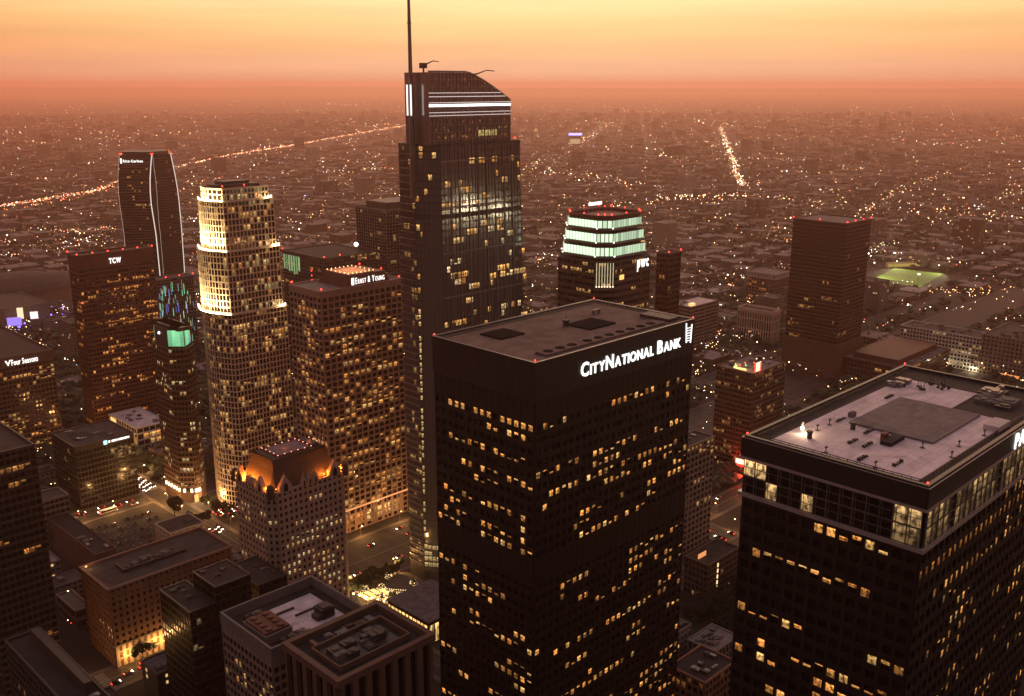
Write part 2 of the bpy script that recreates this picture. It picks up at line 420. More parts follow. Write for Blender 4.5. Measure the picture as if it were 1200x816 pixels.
def letters(text, size, bold=.0, small=None, gap=.13):
    "flat lettering as one bmesh-style list of faces in (x, z); capitals can be larger than the rest"
    v = []; f = []; x = 0
    runs = []
    for ch in text:
        big = (small is None) or ch.isupper() or not ch.isalpha()
        s = size if big else size * small
        c = ch if small is None else ch.upper()
        runs.append((c, s))
    for c, s in runs:
        if c == ' ': x += s * .3; continue
        cu = bpy.data.curves.new('letter', 'FONT'); cu.body = c; cu.size = s; cu.offset = bold * s; cu.extrude = 0; cu.resolution_u = 3
        ob = bpy.data.objects.new('letter', cu); me = bpy.data.meshes.new_from_object(ob)
        xs = [q.co.x for q in me.vertices]
        if xs:
            mn, mx = min(xs), max(xs); i = len(v)
            v += [(q.co.x - mn + x, q.co.y) for q in me.vertices]; f += [tuple(i + k for k in p.vertices) for p in me.polygons]
            x += mx - mn + s * gap
        bpy.data.objects.remove(ob); bpy.data.curves.remove(cu); bpy.data.meshes.remove(me)
    return v, f, x
def sign(root, text, side, p, z, length, height, m='signw', bold=.02, small=None, out=.6, cap=None, name='sign', gap=.13):
    "letters standing off a face: side 'U' reads along +x at y=-out, side 'V' reads along -y at x=-out"
    v, f, w = letters(text, 1., bold, small, gap)
    hs = max(y for x, y in v) if cap is None else cap
    sx = length / w; sz = height / hs; th = .25
    P = (lambda a, d, zz: (p + a, -out - d, zz)) if side == 'U' else (lambda a, d, zz: (-out - d, p - a, zz))
    b = MB()
    b.v = [P(x * sx, th, z + y * sz) for x, y in v] + [P(x * sx, 0, z + y * sz) for x, y in v]
    n = len(v); ed = {}
    for q in f:
        b.f.append(q); b.m.append(0); b.c.append(None)
        for k in range(len(q)):
            e = (q[k], q[(k + 1) % len(q)])
            if (e[1], e[0]) in ed: ed.pop((e[1], e[0]))
            else: ed[e] = 1
    for (i, j) in ed: b.f.append((j, i, i + n, j + n)); b.m.append(0); b.c.append(None)
    return b.build(name, M[m], root)
def spot(name, p, target, col, power, ang, parent=None):
    l = bpy.data.lights.new(name, 'SPOT'); l.color = col; l.energy = power; l.spot_size = math.radians(ang); l.spot_blend = .5; l.shadow_soft_size = .8
    o = bpy.data.objects.new(name, l); COL.objects.link(o); o.location = p; o.rotation_euler = (Vector(target) - Vector(p)).to_track_quat('-Z', 'Y').to_euler()
    if parent: o.parent = parent
    return o
def point(name, p, col, power, parent=None, r=.3):
    l = bpy.data.lights.new(name, 'POINT'); l.color = col; l.energy = power; l.shadow_soft_size = r
    o = bpy.data.objects.new(name, l); COL.objects.link(o); o.location = p
    if parent: o.parent = parent
    return o

#@@SKY
# ------------------------------------------------------------ camera, sky, air
cd = bpy.data.cameras.new('camera'); cam = bpy.data.objects.new('camera', cd); COL.objects.link(cam); sc.camera = cam
cam.location = (0, 0, CH); cam.rotation_euler = (math.radians(90) - TH, 0, 0)
cd.sensor_width = 36; cd.lens = 36 * F / 1200; cd.clip_start = 1; cd.clip_end = 200000
wd = bpy.data.worlds.new('World'); sc.world = wd; wd.use_nodes = True
nt = wd.node_tree; L = nt.links.new; bg = nt.nodes['Background']
tc = nd(nt, 'ShaderNodeTexCoord'); sp = nd(nt, 'ShaderNodeSeparateXYZ'); L(tc.outputs['Generated'], sp.inputs[0])
def ramp(stops, src):
    r = nd(nt, 'ShaderNodeValToRGB'); cr = r.color_ramp
    while len(cr.elements) < len(stops): cr.elements.new(.5)
    for e, (p, c) in zip(cr.elements, stops): e.position = p; e.color = tuple(c) + (1,)
    L(src, r.inputs[0]); return r.outputs['Color']
west = ramp([(0, (.78, .455, .325)), (.014, (.97, .54, .325)), (.036, (1.08, .61, .28)), (.06, (1.1, .76, .33)), (.084, (1.2, .98, .50)), (.19, (5.6, 3.5, 2.0)), (.36, (1.4, .9, .66)), (.6, (.40, .29, .30)), (1, (.30, .235, .26))], sp.outputs['Z'])
east = ramp([(0, (.09, .045, .035)), (.1, (.11, .065, .055)), (.35, (.17, .12, .12)), (1, (.34, .265, .29))], sp.outputs['Z'])
mr = nd(nt, 'ShaderNodeMapRange'); mr.inputs['From Min'].default_value = -.35; mr.inputs['From Max'].default_value = .98
mr.interpolation_type = 'SMOOTHSTEP'; L(sp.outputs['Y'], mr.inputs['Value'])
ax = nd(nt, 'ShaderNodeMath', operation='ADD'); ax.inputs[1].default_value = -.06; L(sp.outputs['X'], ax.inputs[0])
aq = nd(nt, 'ShaderNodeMath', operation='POWER'); aq.inputs[1].default_value = 2; ab = nd(nt, 'ShaderNodeMath', operation='ABSOLUTE'); L(ax.outputs[0], ab.inputs[0]); L(ab.outputs[0], aq.inputs[0])
td = nd(nt, 'ShaderNodeVectorMath', operation='SCALE'); td.inputs[0].default_value = (.35, 1.05, 1.3); L(aq.outputs[0], td.inputs['Scale'])
on_ = nd(nt, 'ShaderNodeVectorMath', operation='SUBTRACT'); on_.inputs[0].default_value = (1, 1, 1); L(td.outputs['Vector'], on_.inputs[1])
mxx = nd(nt, 'ShaderNodeVectorMath', operation='MAXIMUM'); mxx.inputs[1].default_value = (.35, .25, .22); L(on_.outputs['Vector'], mxx.inputs[0])
cm_ = nd(nt, 'ShaderNodeMapping'); cm_.inputs['Scale'].default_value = (3, 3, 46); L(tc.outputs['Generated'], cm_.inputs['Vector'])
cn = nd(nt, 'ShaderNodeTexNoise'); cn.inputs['Scale'].default_value = 1.6; cn.inputs['Detail'].default_value = 5; L(cm_.outputs['Vector'], cn.inputs['Vector'])
cr_ = nd(nt, 'ShaderNodeMapRange'); cr_.inputs['From Min'].default_value = .3; cr_.inputs['From Max'].default_value = .7; cr_.inputs['To Min'].default_value = .93; cr_.inputs['To Max'].default_value = 1.05; L(cn.outputs['Fac'], cr_.inputs['Value'])
wv = nd(nt, 'ShaderNodeVectorMath', operation='MULTIPLY'); L(west, wv.inputs[0]); L(mxx.outputs['Vector'], wv.inputs[1])
wv2 = nd(nt, 'ShaderNodeVectorMath', operation='SCALE'); L(wv.outputs['Vector'], wv2.inputs[0]); L(cr_.outputs['Result'], wv2.inputs['Scale']); west = wv2.outputs['Vector']
mx = nd(nt, 'ShaderNodeMix', data_type='RGBA'); L(mr.outputs['Result'], mx.inputs['Factor']); L(east, mx.inputs['A']); L(west, mx.inputs['B'])
sky = nd(nt, 'ShaderNodeTexSky', sky_type='NISHITA'); sky.sun_disc = False; sky.sun_elevation = math.radians(1.0); sky.sun_rotation = 0.; sky.dust_density = 6.; sky.air_density = 2.
ad = nd(nt, 'ShaderNodeMix', data_type='RGBA', blend_type='ADD'); ad.inputs['Factor'].default_value = .03
L(mx.outputs['Result'], ad.inputs['A']); L(sky.outputs['Color'], ad.inputs['B']); L(ad.outputs['Result'], bg.inputs['Color']); bg.inputs['Strength'].default_value = 1.
hz = MB(); hz.box(-45000, 45000, -9000, 45000, -1, 372); ho = tag(hz.build('haze', []), kind='stuff')
hm = bpy.data.materials.new('evening_haze'); hm.use_nodes = True; hn = hm.node_tree
for n in list(hn.nodes):
    if n.type == 'BSDF_PRINCIPLED': hn.nodes.remove(n)
pv = nd(hn, 'ShaderNodeVolumePrincipled'); pv.inputs['Density'].default_value = 8.2e-5; pv.inputs['Color'].default_value = (1, .595, .50, 1); pv.inputs['Anisotropy'].default_value = .72
hn.links.new(pv.outputs[0], [n for n in hn.nodes if n.type == 'OUTPUT_MATERIAL'][0].inputs['Volume'])
ho.data.materials.append(hm)
vs = sc.view_settings; vs.view_transform = 'Standard'; vs.look = 'None'; vs.exposure = 0; vs.gamma = 1; vs.use_curve_mapping = False
cy = sc.cycles; cy.use_denoising = True; cy.denoiser = 'OPENIMAGEDENOISE'; cy.max_bounces = 5; cy.diffuse_bounces = 2; cy.glossy_bounces = 2
cy.transmission_bounces = 1; cy.volume_bounces = 0; cy.sample_clamp_indirect = 4; cy.caustics_reflective = False; cy.caustics_refractive = False

#@@GROUND
gm = MB(); gm.face([(-44000, -8500, 0), (44000, -8500, 0), (44000, 44000, 0), (-44000, 44000, 0)]); tag(gm.build('ground', M['ground']), kind='structure')
hl = MB(); N = 220
for k in range(N):
    def hp(i):
        a = math.radians(-34 + 68 * i / N); d = 33000
        h = 150 + 75 * mnoise.noise(Vector((i * .05, 3, 0))) + 30 * mnoise.noise(Vector((i * .21, 9, 0))) + 65 * (1 if i < N * .45 else math.exp(-((i - N * .45) / 25) ** 2))
        return a, d, 90 + .62 * min(h, 285)
    (a, d, h), (a2, d2, h2) = hp(k), hp(k + 1)
    P = lambda aa, dd, hh: (math.sin(aa) * dd, math.cos(aa) * dd, hh)
    hl.face([P(a, d - 1500, -.5), P(a2, d - 1500, -.5), P(a2, d, h2), P(a, d, h)]); hl.face([P(a, d, h), P(a2, d, h2), P(a2, d + 1500, -.5), P(a, d + 1500, -.5)])
tag(hl.build('hills', M['hill']), kind='structure')

#@@TOWERS
# ---- black bank tower, centre
oA, aA, bA = place(627, 425, 213, 509, 812)
base_lit = lit_rows(.8, .62, 4.5, (WARM, WARM, YEL, ORG), (.35, 1.8), .5)
def litA(e, r, c, z):
    if e[0] == 3 and 186 < z < 191: return (jit(WARM, 1.1), 1) if c not in (0, 1, 5, 9) else None
    if e[0] == 0 and 127.4 < z < 131.6: return (jit(WARM, max(.08, 1.25 - c * .12)), 1)
    return base_lit(e, r, c, z)
A = tower('bank_tower', 'tall black glass tower in the centre with a brown roof and white bank name', oA, rect(aA, bA), 213, 4.1, 3.3,
          'blackrib', 'dglass', 1.0, 1.9, .45, litA, blank=((191.5, 213), (132, 143)), roof='roofb', par=.55, parm='black')
pl = MB(); pl.obox((0, 0), (1, 0), (0, -1), -.55, aA + .55, .47, .55, 199.5, 212.6); pl.obox((0, bA), (0, -1), (-1, 0), -.55, bA + .55, .47, .55, 199.5, 212.6)
for k in range(27): pl.obox((0, 0), (1, 0), (0, -1), aA * k / 26 - .06, aA * k / 26 + .06, .5, .59, 199.6, 212.5)
for k in range(16): pl.obox((0, bA), (0, -1), (-1, 0), bA * k / 15 - .06, bA * k / 15 + .06, .5, .59, 199.6, 212.5)
pl.build('fascia_panel', M['black'], A)
tr = MB(); tr.ring(inset(rect(aA, bA), -.6), inset(rect(aA, bA), -.35), 213.0, 213.1); tr.build('roof_trim', M['edge'], A)
la = lambda px: solve((oA[0], oA[1]), 206, U, px)
sign(A, 'CityNational Bank', 'U', la(679), 203.6, la(797) - la(679), 4.9, small=.74, bold=.022, out=.65)
em = MB(); x0 = la(801.5); x1 = la(808.5); out = -.7
def slat(xa, za, xb, zb, w):
    em.face([(xa - w, out, za), (xa + w, out, za), (xb + w, out, zb), (xb - w, out, zb)])
slat(x0 + .7, 204.4, x0 + .2, 212.2, .38); slat(x1 - .5, 203.9, x1, 211.2, .38)
for k in range(6): slat((x0 + x1) / 2, 204.9 + k * 1.0, (x0 + x1) / 2, 205.2 + k * 1.0, (x1 - x0) * .32)
em.build('ladder_emblem', M['signw'], A)
zr = 212.49
def LA(px, py): return loc(oA, px, py, zr)
def qpart(root, name, m, pts, z0, z1):
    b = MB(); b.prism(pts, z0, z1); return b.build(name, M[m], root)
def rpart(root, name, m, o, pa, pb, z0, z1, zz):
    (x0, y0), (x1, y1) = loc(o, *pa, zz), loc(o, *pb, zz)
    return boxpart(root, name, m, min(x0, x1), max(x0, x1), min(y0, y1), max(y0, y1), z0, z1)
boxpart(A, 'parapet_shade', 'roofd', .7, aA - .7, bA - 3.6, bA - .7, zr, zr + .12); boxpart(A, 'parapet_shade', 'roofd', aA - 3.4, aA - .7, .7, bA - 3.7, zr, zr + .12)  # parapet shade along the back edges, laid on as thin dark strips
boxpart(A, 'roof_hatch', 'grille', 14, 26, 30, 41, zr, zr + .5)
boxpart(A, 'roof_hatch', 'grille', 47, 62, 17, 29, zr, zr + .5)
st = MB(); st.box(9, 75, 3.2, 8.5, zr, zr + .8); st.build('fan_plinth', M['roofb'], A)
for k in range(10):
    fx = 12.5 + k * 6.05 + (2 if k > 2 else 0)
    if fx < 73:
        f = MB(); f.tube((fx, 5.9, zr + .8), (fx, 5.9, zr + .95), 1.75, n=20); f.build('exhaust_fan', M['grille'], A)
b = MB(); b.box(45, 46.6, 27, 28.6, zr, zr + 2.2); b.box(44.6, 47, 26.6, 29, zr + 2.2, zr + 2.5); b.tube((46, 28, zr + 2.5), (46, 28, zr + 4), .12); b.build('vent_stack', M['charcoal'], A)
b = MB(); b.box(68, 69, 33, 34, zr, zr + 1.4); b.box(71, 72, 33, 34, zr, zr + 1.4); b.box(68, 72, 33.2, 33.8, zr + 1.4, zr + 1.7); b.build('davit_frame', M['metal'], A)
b = MB(); b.box(20, 46, 26.0, 26.2, zr + .5, zr + .62); b.box(9, 24, 42.4, 42.6, zr + .5, zr + .62); b.build('pipe_run', M['charcoal'], A)
boxpart(A, 'plant_box', 'charcoal', 78, 84, 4, 18, zr, zr + 1.2)
for p in ((0, 0), (aA, 0), (0, bA), (aA, bA)): beacon(A, (p[0], p[1], 213.1), .26)

# ---- black tower with white roof, right foreground
oB = W(1087, 568.5, 213)[:2]; aB, bB = 92.8, 46.6
bl_B = lit_rows(.75, .62, 4.5, (WARM, WARM, YEL, ORG), (.3, 1.7), .55)
def litB(e, r, c, z):
    if e[0] == 0 and 188 < z < 193.5: return (jit(ORG, .55), 1)
    return bl_B(e, r, c, z)
B = tower('office_tower', 'black tower in the right foreground with white roof and tall glass storey below it', oB, rect(aB, bB), 213, 4.1, 3.35,
          'blackrib', 'dglass', .95, 1.75, .45, litB, blank=((196, 213),), roof='roofd', par=.9, parm='black')
pl = MB()
for (z0, z1, d) in ((207.45, 212.4, 1.0), ):
    pl.obox((0, 0), (1, 0), (0, -1), -1.0, aB + 1, .47, d, z0, z1); pl.obox((0, bB), (0, -1), (-1, 0), -1, bB + 1, .47, d, z0, z1)
pl.build('fascia_panel', M['black'], B)
pl = MB()
for z0, z1, d in ((196.6, 197.6, 1.25), (206.8, 207.43, 1.25)):
    pl.ring(inset(rect(aB, bB), -d), inset(rect(aB, bB), -.4), z0, z1)
pl.build('ledge', M['edge'], B)
mg = MB(); gl = MB(); panes = []
for eid, (p0, p1) in ((0, ((0, 0), (aB, 0))), (3, ((0, bB), (0, 0)))):
    Ln = math.dist(p0, p1); t = ((p1[0] - p0[0]) / Ln, (p1[1] - p0[1]) / Ln); n = (t[1], -t[0]); nc = round(Ln / 3.35) if eid == 3 else 28; bw = Ln / nc
    gl.obox(p0, t, n, .02, Ln - .02, .46, .6, 197.6, 206.8)
    for c in range(nc + 1):
        mg.obox(p0, t, n, max(0, c * bw - .11), min(Ln, c * bw + .11), .5, .95, 197.62, 206.78)
        if eid == 3 and c < nc: mg.obox(p0, t, n, c * bw + .6, c * bw + .72, .5, .8, 197.62, 206.78)
    for zz in ((202.1, 202.4), (199.8, 199.92), (204.6, 204.72)): mg.obox(p0, t, n, 0, Ln, .5, .85, zz[0], zz[1])
    for c in range(nc):
        for z0, z1 in ((197.8, 202.0), (202.5, 206.6)):
            if eid == 3:
                lit_c = {(0, 1): 1.3, (1, 1): 1.2, (2, 0): .9, (5, 0): 1.0, (12, 1): .85, (13, 1): .85, (12, 0): .4, (13, 0): .3}
                k = lit_c.get((c, 1 if z0 > 200 else 0), 0)
                if not k: continue
                col = jit((1, .60, .24), k, .1)
            else:
                if c in (4, 13): continue
                k = R.choice((.2, .25, .32, .18, .6)) if R.random() < .85 else .08
                col = jit((1, .62, .24), k)
            a0, a1 = c * bw + .15, (c + 1) * bw - .15
            g = lambda a, z: (p0[0] + t[0] * a + n[0] * .66, p0[1] + t[1] * a + n[1] * .66, z)
            zt = z1 if k < 1 or R.random() < .5 else z1
            panes.append(([g(a0, z0), g(a1, z0), g(a1, zt), g(a0, zt)], col, (a1 - a0) * (z1 - z0)))
gl.build('curtain_glass', M['dglass'], B); mg.build('mullion_grid', M['metal'], B); make_windows(panes, B, 100, 'tall_window')
zb = 212.14
boxpart(B, 'roof_membrane', 'roofw', 2.6, 60.5, 3.2, 41.2, zb, zb + .25); boxpart(B, 'roof_membrane', 'roofw', 60.5, 80, 19, 41.2, zb, zb + .25)
qb = [loc(oB, *p, zb) for p in ((994.6, 495), (1059.8, 468), (1150, 490.8), (1086.7, 523.3))]
xs = sorted(p[0] for p in qb); ys = sorted(p[1] for p in qb)
PAD = ((xs[0] + xs[1]) / 2, (xs[2] + xs[3]) / 2, (ys[0] + ys[1]) / 2, (ys[2] + ys[3]) / 2)
boxpart(B, 'raised_pad', 'roofm', PAD[0], PAD[1], PAD[2], PAD[3], zb + .25, zb + .8)
rl = MB()
for (p0, p1) in (((1.7, 2.2), (aB - 2, 2.2)), ((1.7, 2.2), (1.7, bB - 2)), ((1.7, bB - 2), (aB - 2, bB - 2))):
    n = int(math.dist(p0, p1) / 2.2); rl.tube((*p0, zb + 1.0), (*p1, zb + 1.0), .12, n=6); rl.tube((*p0, zb + .5), (*p1, zb + .5), .08, n=6)
    for k in range(n + 1):
        x = p0[0] + (p1[0] - p0[0]) * k / n; y = p0[1] + (p1[1] - p0[1]) * k / n; rl.tube((x, y, zb), (x, y, zb + 1), .09, n=5)
rl.build('roof_rail', M['charcoal'], B)
def lb(zx, zy): return loc(oB, 860 + zx / 3.529, 410 + zy / 3.529, zb)
def clutter(zx, zy, kind):
    x, y = lb(zx, zy); z = zb + .25; b = MB()
    if kind == 'pipes':
        for k in range(4): b.tube((x - 2.2 + k * 1.2, y + R.uniform(-.3, .3), z + .25), (x - 1 + k * 1.2, y + R.uniform(-.3, .3), z + .25), .16, n=6)
        for k in range(4): b.box(x - 2 + k * 1.3, x - 1.6 + k * 1.3, y - .5, y + .4, z, z + R.uniform(.3, .8))
        b.build('pipe_rack', M['charcoal'], B)
    elif kind == 'post':
        b.tube((x, y, z), (x, y, z + 1.8), .12, n=6); b.box(x - .5, x + .5, y - .2, y + .2, z + 1.3, z + 1.6); b.box(x - .3, x + .3, y - .5, y + .5, z, z + .2); b.build('vent_post', M['charcoal'], B)
    elif kind == 'stack':
        b.tube((x, y, z), (x, y, z + 1.6), .65, n=10); b.tube((x, y, z + 1.6), (x, y, z + 2.0), .85, n=10); b.build('vent_stack', M['charcoal'], B)
    elif kind == 'ant':
        for k in range(5):
            dx, dy = R.uniform(-2, 2), R.uniform(-2, 2); h = R.uniform(1, 4.6); b.tube((x + dx, y + dy, z), (x + dx, y + dy, z + h), .08, n=5); b.box(x + dx - .35, x + dx + .35, y + dy - .35, y + dy + .35, z, z + R.uniform(.5, 1.3))
            if h > 2: b.tube((x + dx - .6, y + dy, z + h * .8), (x + dx + .6, y + dy, z + h * .8), .06, n=5)
        b.build('antenna_cluster', M['charcoal'], B)
    elif kind == 'box':
        b.box(x - 1.1, x + 1.1, y - .7, y + .7, z, z + 1.3); b.box(x - .9, x + .9, y - .5, y + .5, z + 1.3, z + 1.45); b.build('rooftop_unit', M['grey'], B)
for q in ((490, 385, 'pipes'), (550, 400, 'pipes'), (530, 455, 'pipes'), (675, 478, 'pipes'), (440, 295, 'pipes'), (640, 200, 'pipes'), (395, 315, 'post'), (780, 410, 'post'), (345, 338, 'post'), (900, 450, 'post'), (930, 405, 'post'), (1035, 360, 'post'),
          (491, 333, 'stack'), (312, 370, 'stack'), (775, 165, 'ant'), (825, 150, 'ant'), (860, 165, 'ant'), (690, 150, 'ant'), (555, 345, 'pipes'), (488, 280, 'box'), (585, 492, 'post'), (380, 430, 'post')): clutter(*q)
x, y = lb(655, 385); boxpart(B, 'stair_hood', 'roofd', x - 4, x + 4, y - 1.4, y + 1.4, zb + .25, zb + 1.3); boxpart(B, 'hood_wall', 'redbrown', x - 1.2, x + 1, y + 1.5, y + 2.7, zb + .25, zb + 2.2)
x, y = lb(1085, 325); boxpart(B, 'rooftop_unit', 'white', x - 4, x + 4, y - 2, y + 2, zb + .25, zb + 1.7)
x, y = lb(1060, 190); units(B, x - 6, x + 8, y - 4, y + 3, zb, 9, 2.2); units(B, 62, 88, 5, 18, zb, 8, 1.6, 'charcoal', 7); units(B, 62, 78, 37, 42, zb + .2, 5, 2)
x, y = lb(281, 350); f = MB(); f.tube((x, y, zb + .2), (x, y, zb + 3.4), .1, n=6, mi=1); f.box(x - .9, x + .9, y - .05, y + .05, zb + 2.9, zb + 3.0, 1); f.ball((x, y, zb + 1.7), .5, 8, 5); f.build('roof_lamp', [emit('roof_lamp_glow', (1, .8, .5), 14), M['edge']], B)
point('roof_lamp_light', (x - .2, y - .9, zb + 2.2), (1, .72, .42), 900, B)
sign(B, 'PAUL HASTINGS', 'U', solve(oB, 209, U, 1184), 207.8, 46, 4.2, bold=.015, out=1.05)
for p in ((0, 0), (0, bB), (aB, bB)): beacon(B, (p[0], p[1], 213.0), .24)
tr = MB(); tr.ring(inset(rect(aB, bB), -1.0), inset(rect(aB, bB), -.75), 212.42, 212.55); tr.build('roof_trim', M['edge'], B)
#@@MORE
# ---- spired glass tower
oW, aW, bW = place(503, 170, 268, 467, 609)
pW = [(8, 0), (aW, 0), (aW, bW), (0, bW), (0, 13)]
rooms = lit_rows(.55, .16, 1.1, (YEL, YEL, WARM, PALE), (.7, 1.5), .1); busy = lit_rows(.9, .34, 2, (YEL, WARM, YEL), (.5, 1.2), .2)
low_l = lit_rows(.9, .5, 2, (YEL,), (.25, .7), 0)
def litW(e, r, c, z):
    if e[0] == 4 and z < 175: return (jit((1, .66, .26), .75, .3), .8) if R.random() < .85 else None
    if e[0] == 4: return (jit(R.choice((YEL, WARM)), R.uniform(.7, 1.4)), 1) if R.random() < .2 else None
    if e[0] == 3: return low_l(e, r, c, z) if R.random() < .45 else None
    if 233 < z < 252 and e[0] == 0: return busy(e, r, c, z)
    if z > 258: return None
    return rooms(e, r, c, z)
WG = tower('spired_tower', 'tallest glass tower with a curved sail top, a white light band and a thin spire', oW, pW, 268, 4.0, 2.6, 'charcoal', 'bglass', .28, .7, .16, litW,
           blank=((0, 6), (226, 229)), roof='roofd', par=1.0)
gd = MB()
for k in range(1, 9):
    x = 8 + (aW - 8) * k / 9; gd.obox((0, 0), (1, 0), (0, -1), x - .35, x + .35, .1, .4, 6, 267)
for z in range(24, 262, 26): gd.obox((0, 0), (1, 0), (0, -1), 8, aW, .1, .34, z, z + .9)
for z in range(10, 266, 4): gd.obox((0, bW), (0, -1), (-1, 0), .4, bW - 13.3, .1, 1.1, z, z + .55)
gd.build('mullion_grid', M['metal'], WG)
# sail crown
cm = MB(); xa, xb = 1.5, aW - 6.5; n = 16
def ztop(t):
    return 306.5 if t < .45 else 306.5 - 15.5 * ((t - .45) / .55) ** 1.25
fr = [(xa + (xb - xa) * k / n, ztop(k / n)) for k in range(n + 1)]
for yy, flip in ((1.6, 0), (bW - 5, 1)):
    for (x0, z0), (x1, z1) in zip(fr, fr[1:]):
        q = [(x0, yy, 267.5), (x1, yy, 267.5), (x1, yy, z1), (x0, yy, z0)]; cm.face(q[::-1] if flip else q)
for (x0, z0), (x1, z1) in zip(fr, fr[1:]): cm.face([(x0, 1.6, z0), (x1, 1.6, z1), (x1, bW - 5, z1), (x0, bW - 5, z0)])
cm.face([(xa, bW - 5, 267.5), (xa, 1.6, 267.5), (xa, 1.6, fr[0][1]), (xa, bW - 5, fr[0][1])]); cm.face([(xb, 1.6, 267.5), (xb, bW - 5, 267.5), (xb, bW - 5, fr[-1][1]), (xb, 1.6, fr[-1][1])])
cm.build('sail_crown', M['bglass'], WG)
cg = MB()
for k in range(0, 25):
    t = k / 24; x = xa + (xb - xa) * t; zt = ztop(t); cg.box(x - .14, x + .14, 1.3, 1.58, 268, zt + .5)
for z in [270 + 4.1 * k for k in range(9)]:
    te = 1. if z < 291 else .45 + .55 * ((306.5 - z) / 15.5) ** .8
    cg.box(xa, xa + (xb - xa) * te, 1.36, 1.57, z - .2, z + .2)
for (x0, z0), (x1, z1) in zip(fr, fr[1:]): cg.tube((x0, 1.4, z0 + .5), (x1, 1.4, z1 + .5), .45, n=6)
cg.build('crown_lattice', M['metal'], WG)
for z, h, m in ((288.2, 1.25, 'ledw'), (290.2, .3, 'ledthin'), (293.4, .35, 'ledthin'), (295.4, .3, 'ledthin'), (284.9, .3, 'ledthin'), (283.2, .3, 'ledthin')):
    te = 1. if z < 291 else .45 + .55 * ((306.5 - z) / 15.5) ** .8
    boxpart(WG, 'light_band', m, xa, xa + (xb - xa) * min(te, 1), 1.0, 1.27, z, z + h)
pn = []
for k in range(150):
    x = R.uniform(xa + 1, xb - 2); z = R.choice([271, 271, 271, 275, 275, 279, 283, 299, 302]) + R.uniform(-.6, .6); t = (x - xa) / (xb - xa)
    if z + 1.5 > ztop(t): continue
    y = 1.54; w = R.uniform(.15, .8); pn.append(([(x, y, z), (x + w, y, z), (x + w, y, z + R.uniform(.5, 2)), (x, y, z + 1)], jit(R.choice((YEL, WARM, ORG, (1, .2, .1))), R.uniform(.2, .8)), w))
for k in range(9): x = xb - 26 + k * 1.7; pn.append(([(x, 1.53, 271.5), (x + 1.4, 1.53, 271.5), (x + 1.4, 1.53, 274.6), (x, 1.53, 274.6)], jit((1, .74, .22), 1.1), 4))
make_windows(pn, WG, 40)
sp_ = MB(); sx, sy = 1.2, 13.
for z0, z1, r0, r1 in ((238, 283, 1.9, 1.5), (283, 300, 1.5, 1.35), (300, 332, 1.2, .95), (332, 366, .95, .5)): sp_.tube((sx - 2.5, sy, z0), (sx - 2.5, sy, z1), r0, r1, 10)
sp_.tube((sx - 2.5, sy, 332), (sx - 2.5, sy, 332.6), 1.3, n=10); sp_.build('spire', M['metal'], WG)
for dy in (-1.6, 1.6): boxpart(WG, 'spire_light', 'ledsoft', sx - 2.9 - 1.4, sx - 2.5 - 1.2, sy + dy - .3, sy + dy + .3, 283.5, 300)
for (x, d, s) in ((5.5, 1, 1), (42, 1.6, 2)):
    c = MB(); zt = 306.5 if s == 1 else ztop((x - xa) / (xb - xa)); y = 10
    c.tube((x, y, zt - 1), (x, y, zt + 3.4), .5, n=8); c.box(x - 2.2, x + 1.8, y - 1, y + 1, zt + 3.2 - s, zt + 6.0 - s)
    c.tube((x + 1, y, zt + 5 - s), (x + 7 * d, y, zt + 6.6 - s * .4), .5, .3, 6); c.tube((x + 7 * d, y, zt + 6.6 - s * .4), (x + 11 * d, y, zt + 6.2 - s * .4), .3, .22, 6)
    if s == 2: c.tube((x - 7, y, zt + 1.2), (x + 2, y, zt + 3.2), .7, .6, 6)
    c.build('roof_crane', M['charcoal'], WG)
for p in ((aW - 2, 2, 268.3), (aW - 2, bW - 2, 268.3)): beacon(WG, p, .5)
for ch in WG.children:          # the shaft widens gently towards its foot
    if ch.type == 'MESH':
        for v in ch.data.vertices:
            k = min(1, max(0, (262 - v.co.z) / 105)); v.co.x *= 1 + .105 * k * k * (3 - 2 * k)

# ---- stepped round-sided tower, floodlit ledges
o7 = W(288, 596, 0)[:2]
def arcpoly(z, pxr, pxl, back=34.):
    o = (o7[0], o7[1]); a = solve(o, z, U, pxr); b = solve(o, z, V, pxl) * .86; sg = b * .16
    pts = [(0, 0), (a, 0), (a, back), (0, max(b, back) if 0 else b)]
    if b < back: pts = [(0, 0), (a, 0), (a, b), (0, b)]
    n = 8
    for k in range(1, n):
        t = k / n; pts.append((-sg * math.sin(math.pi * t), b * (1 - t)))
    return pts
T4, T3, T2, T1 = arcpoly(146, 335.5, 231), arcpoly(168, 329, 228.5), arcpoly(205, 322, 230), arcpoly(228, 314, 232)
b7 = lit_rows(.8, .5, 2, (YEL, WARM, YEL), (.35, 1.1), .2); t7 = lit_rows(.95, .55, 5, ((1, .78, .3),), (.3, .75), .0)
def lit7(e, r, c, z):
    if e[1] > 140 and e[0] == 0: return t7(e, r, c, z) if R.random() < .5 else b7(e, r, c, z)
    return b7(e, r, c, z) if R.random() < .8 else None
TR = tower('round_sided_tower', 'cream stepped tower with a curved floodlit side and lamps on its ledges', o7, T4, 146, 4.0, 2.75, 'cream', 'mglass', .62, .85, .4, lit7,
           tiers=[(T4, 0, 146), (T3, 146, 190), (T2, 190, 224), (T1, 224, 232.5)], roof='roofd', par=1.0)
cr = MB(); cr.prism(inset(T1, 4), 232, 234.2); cr.prism(inset(T1, 9), 234.2, 236); cr.build('roof_plant', M['charcoal'], TR)
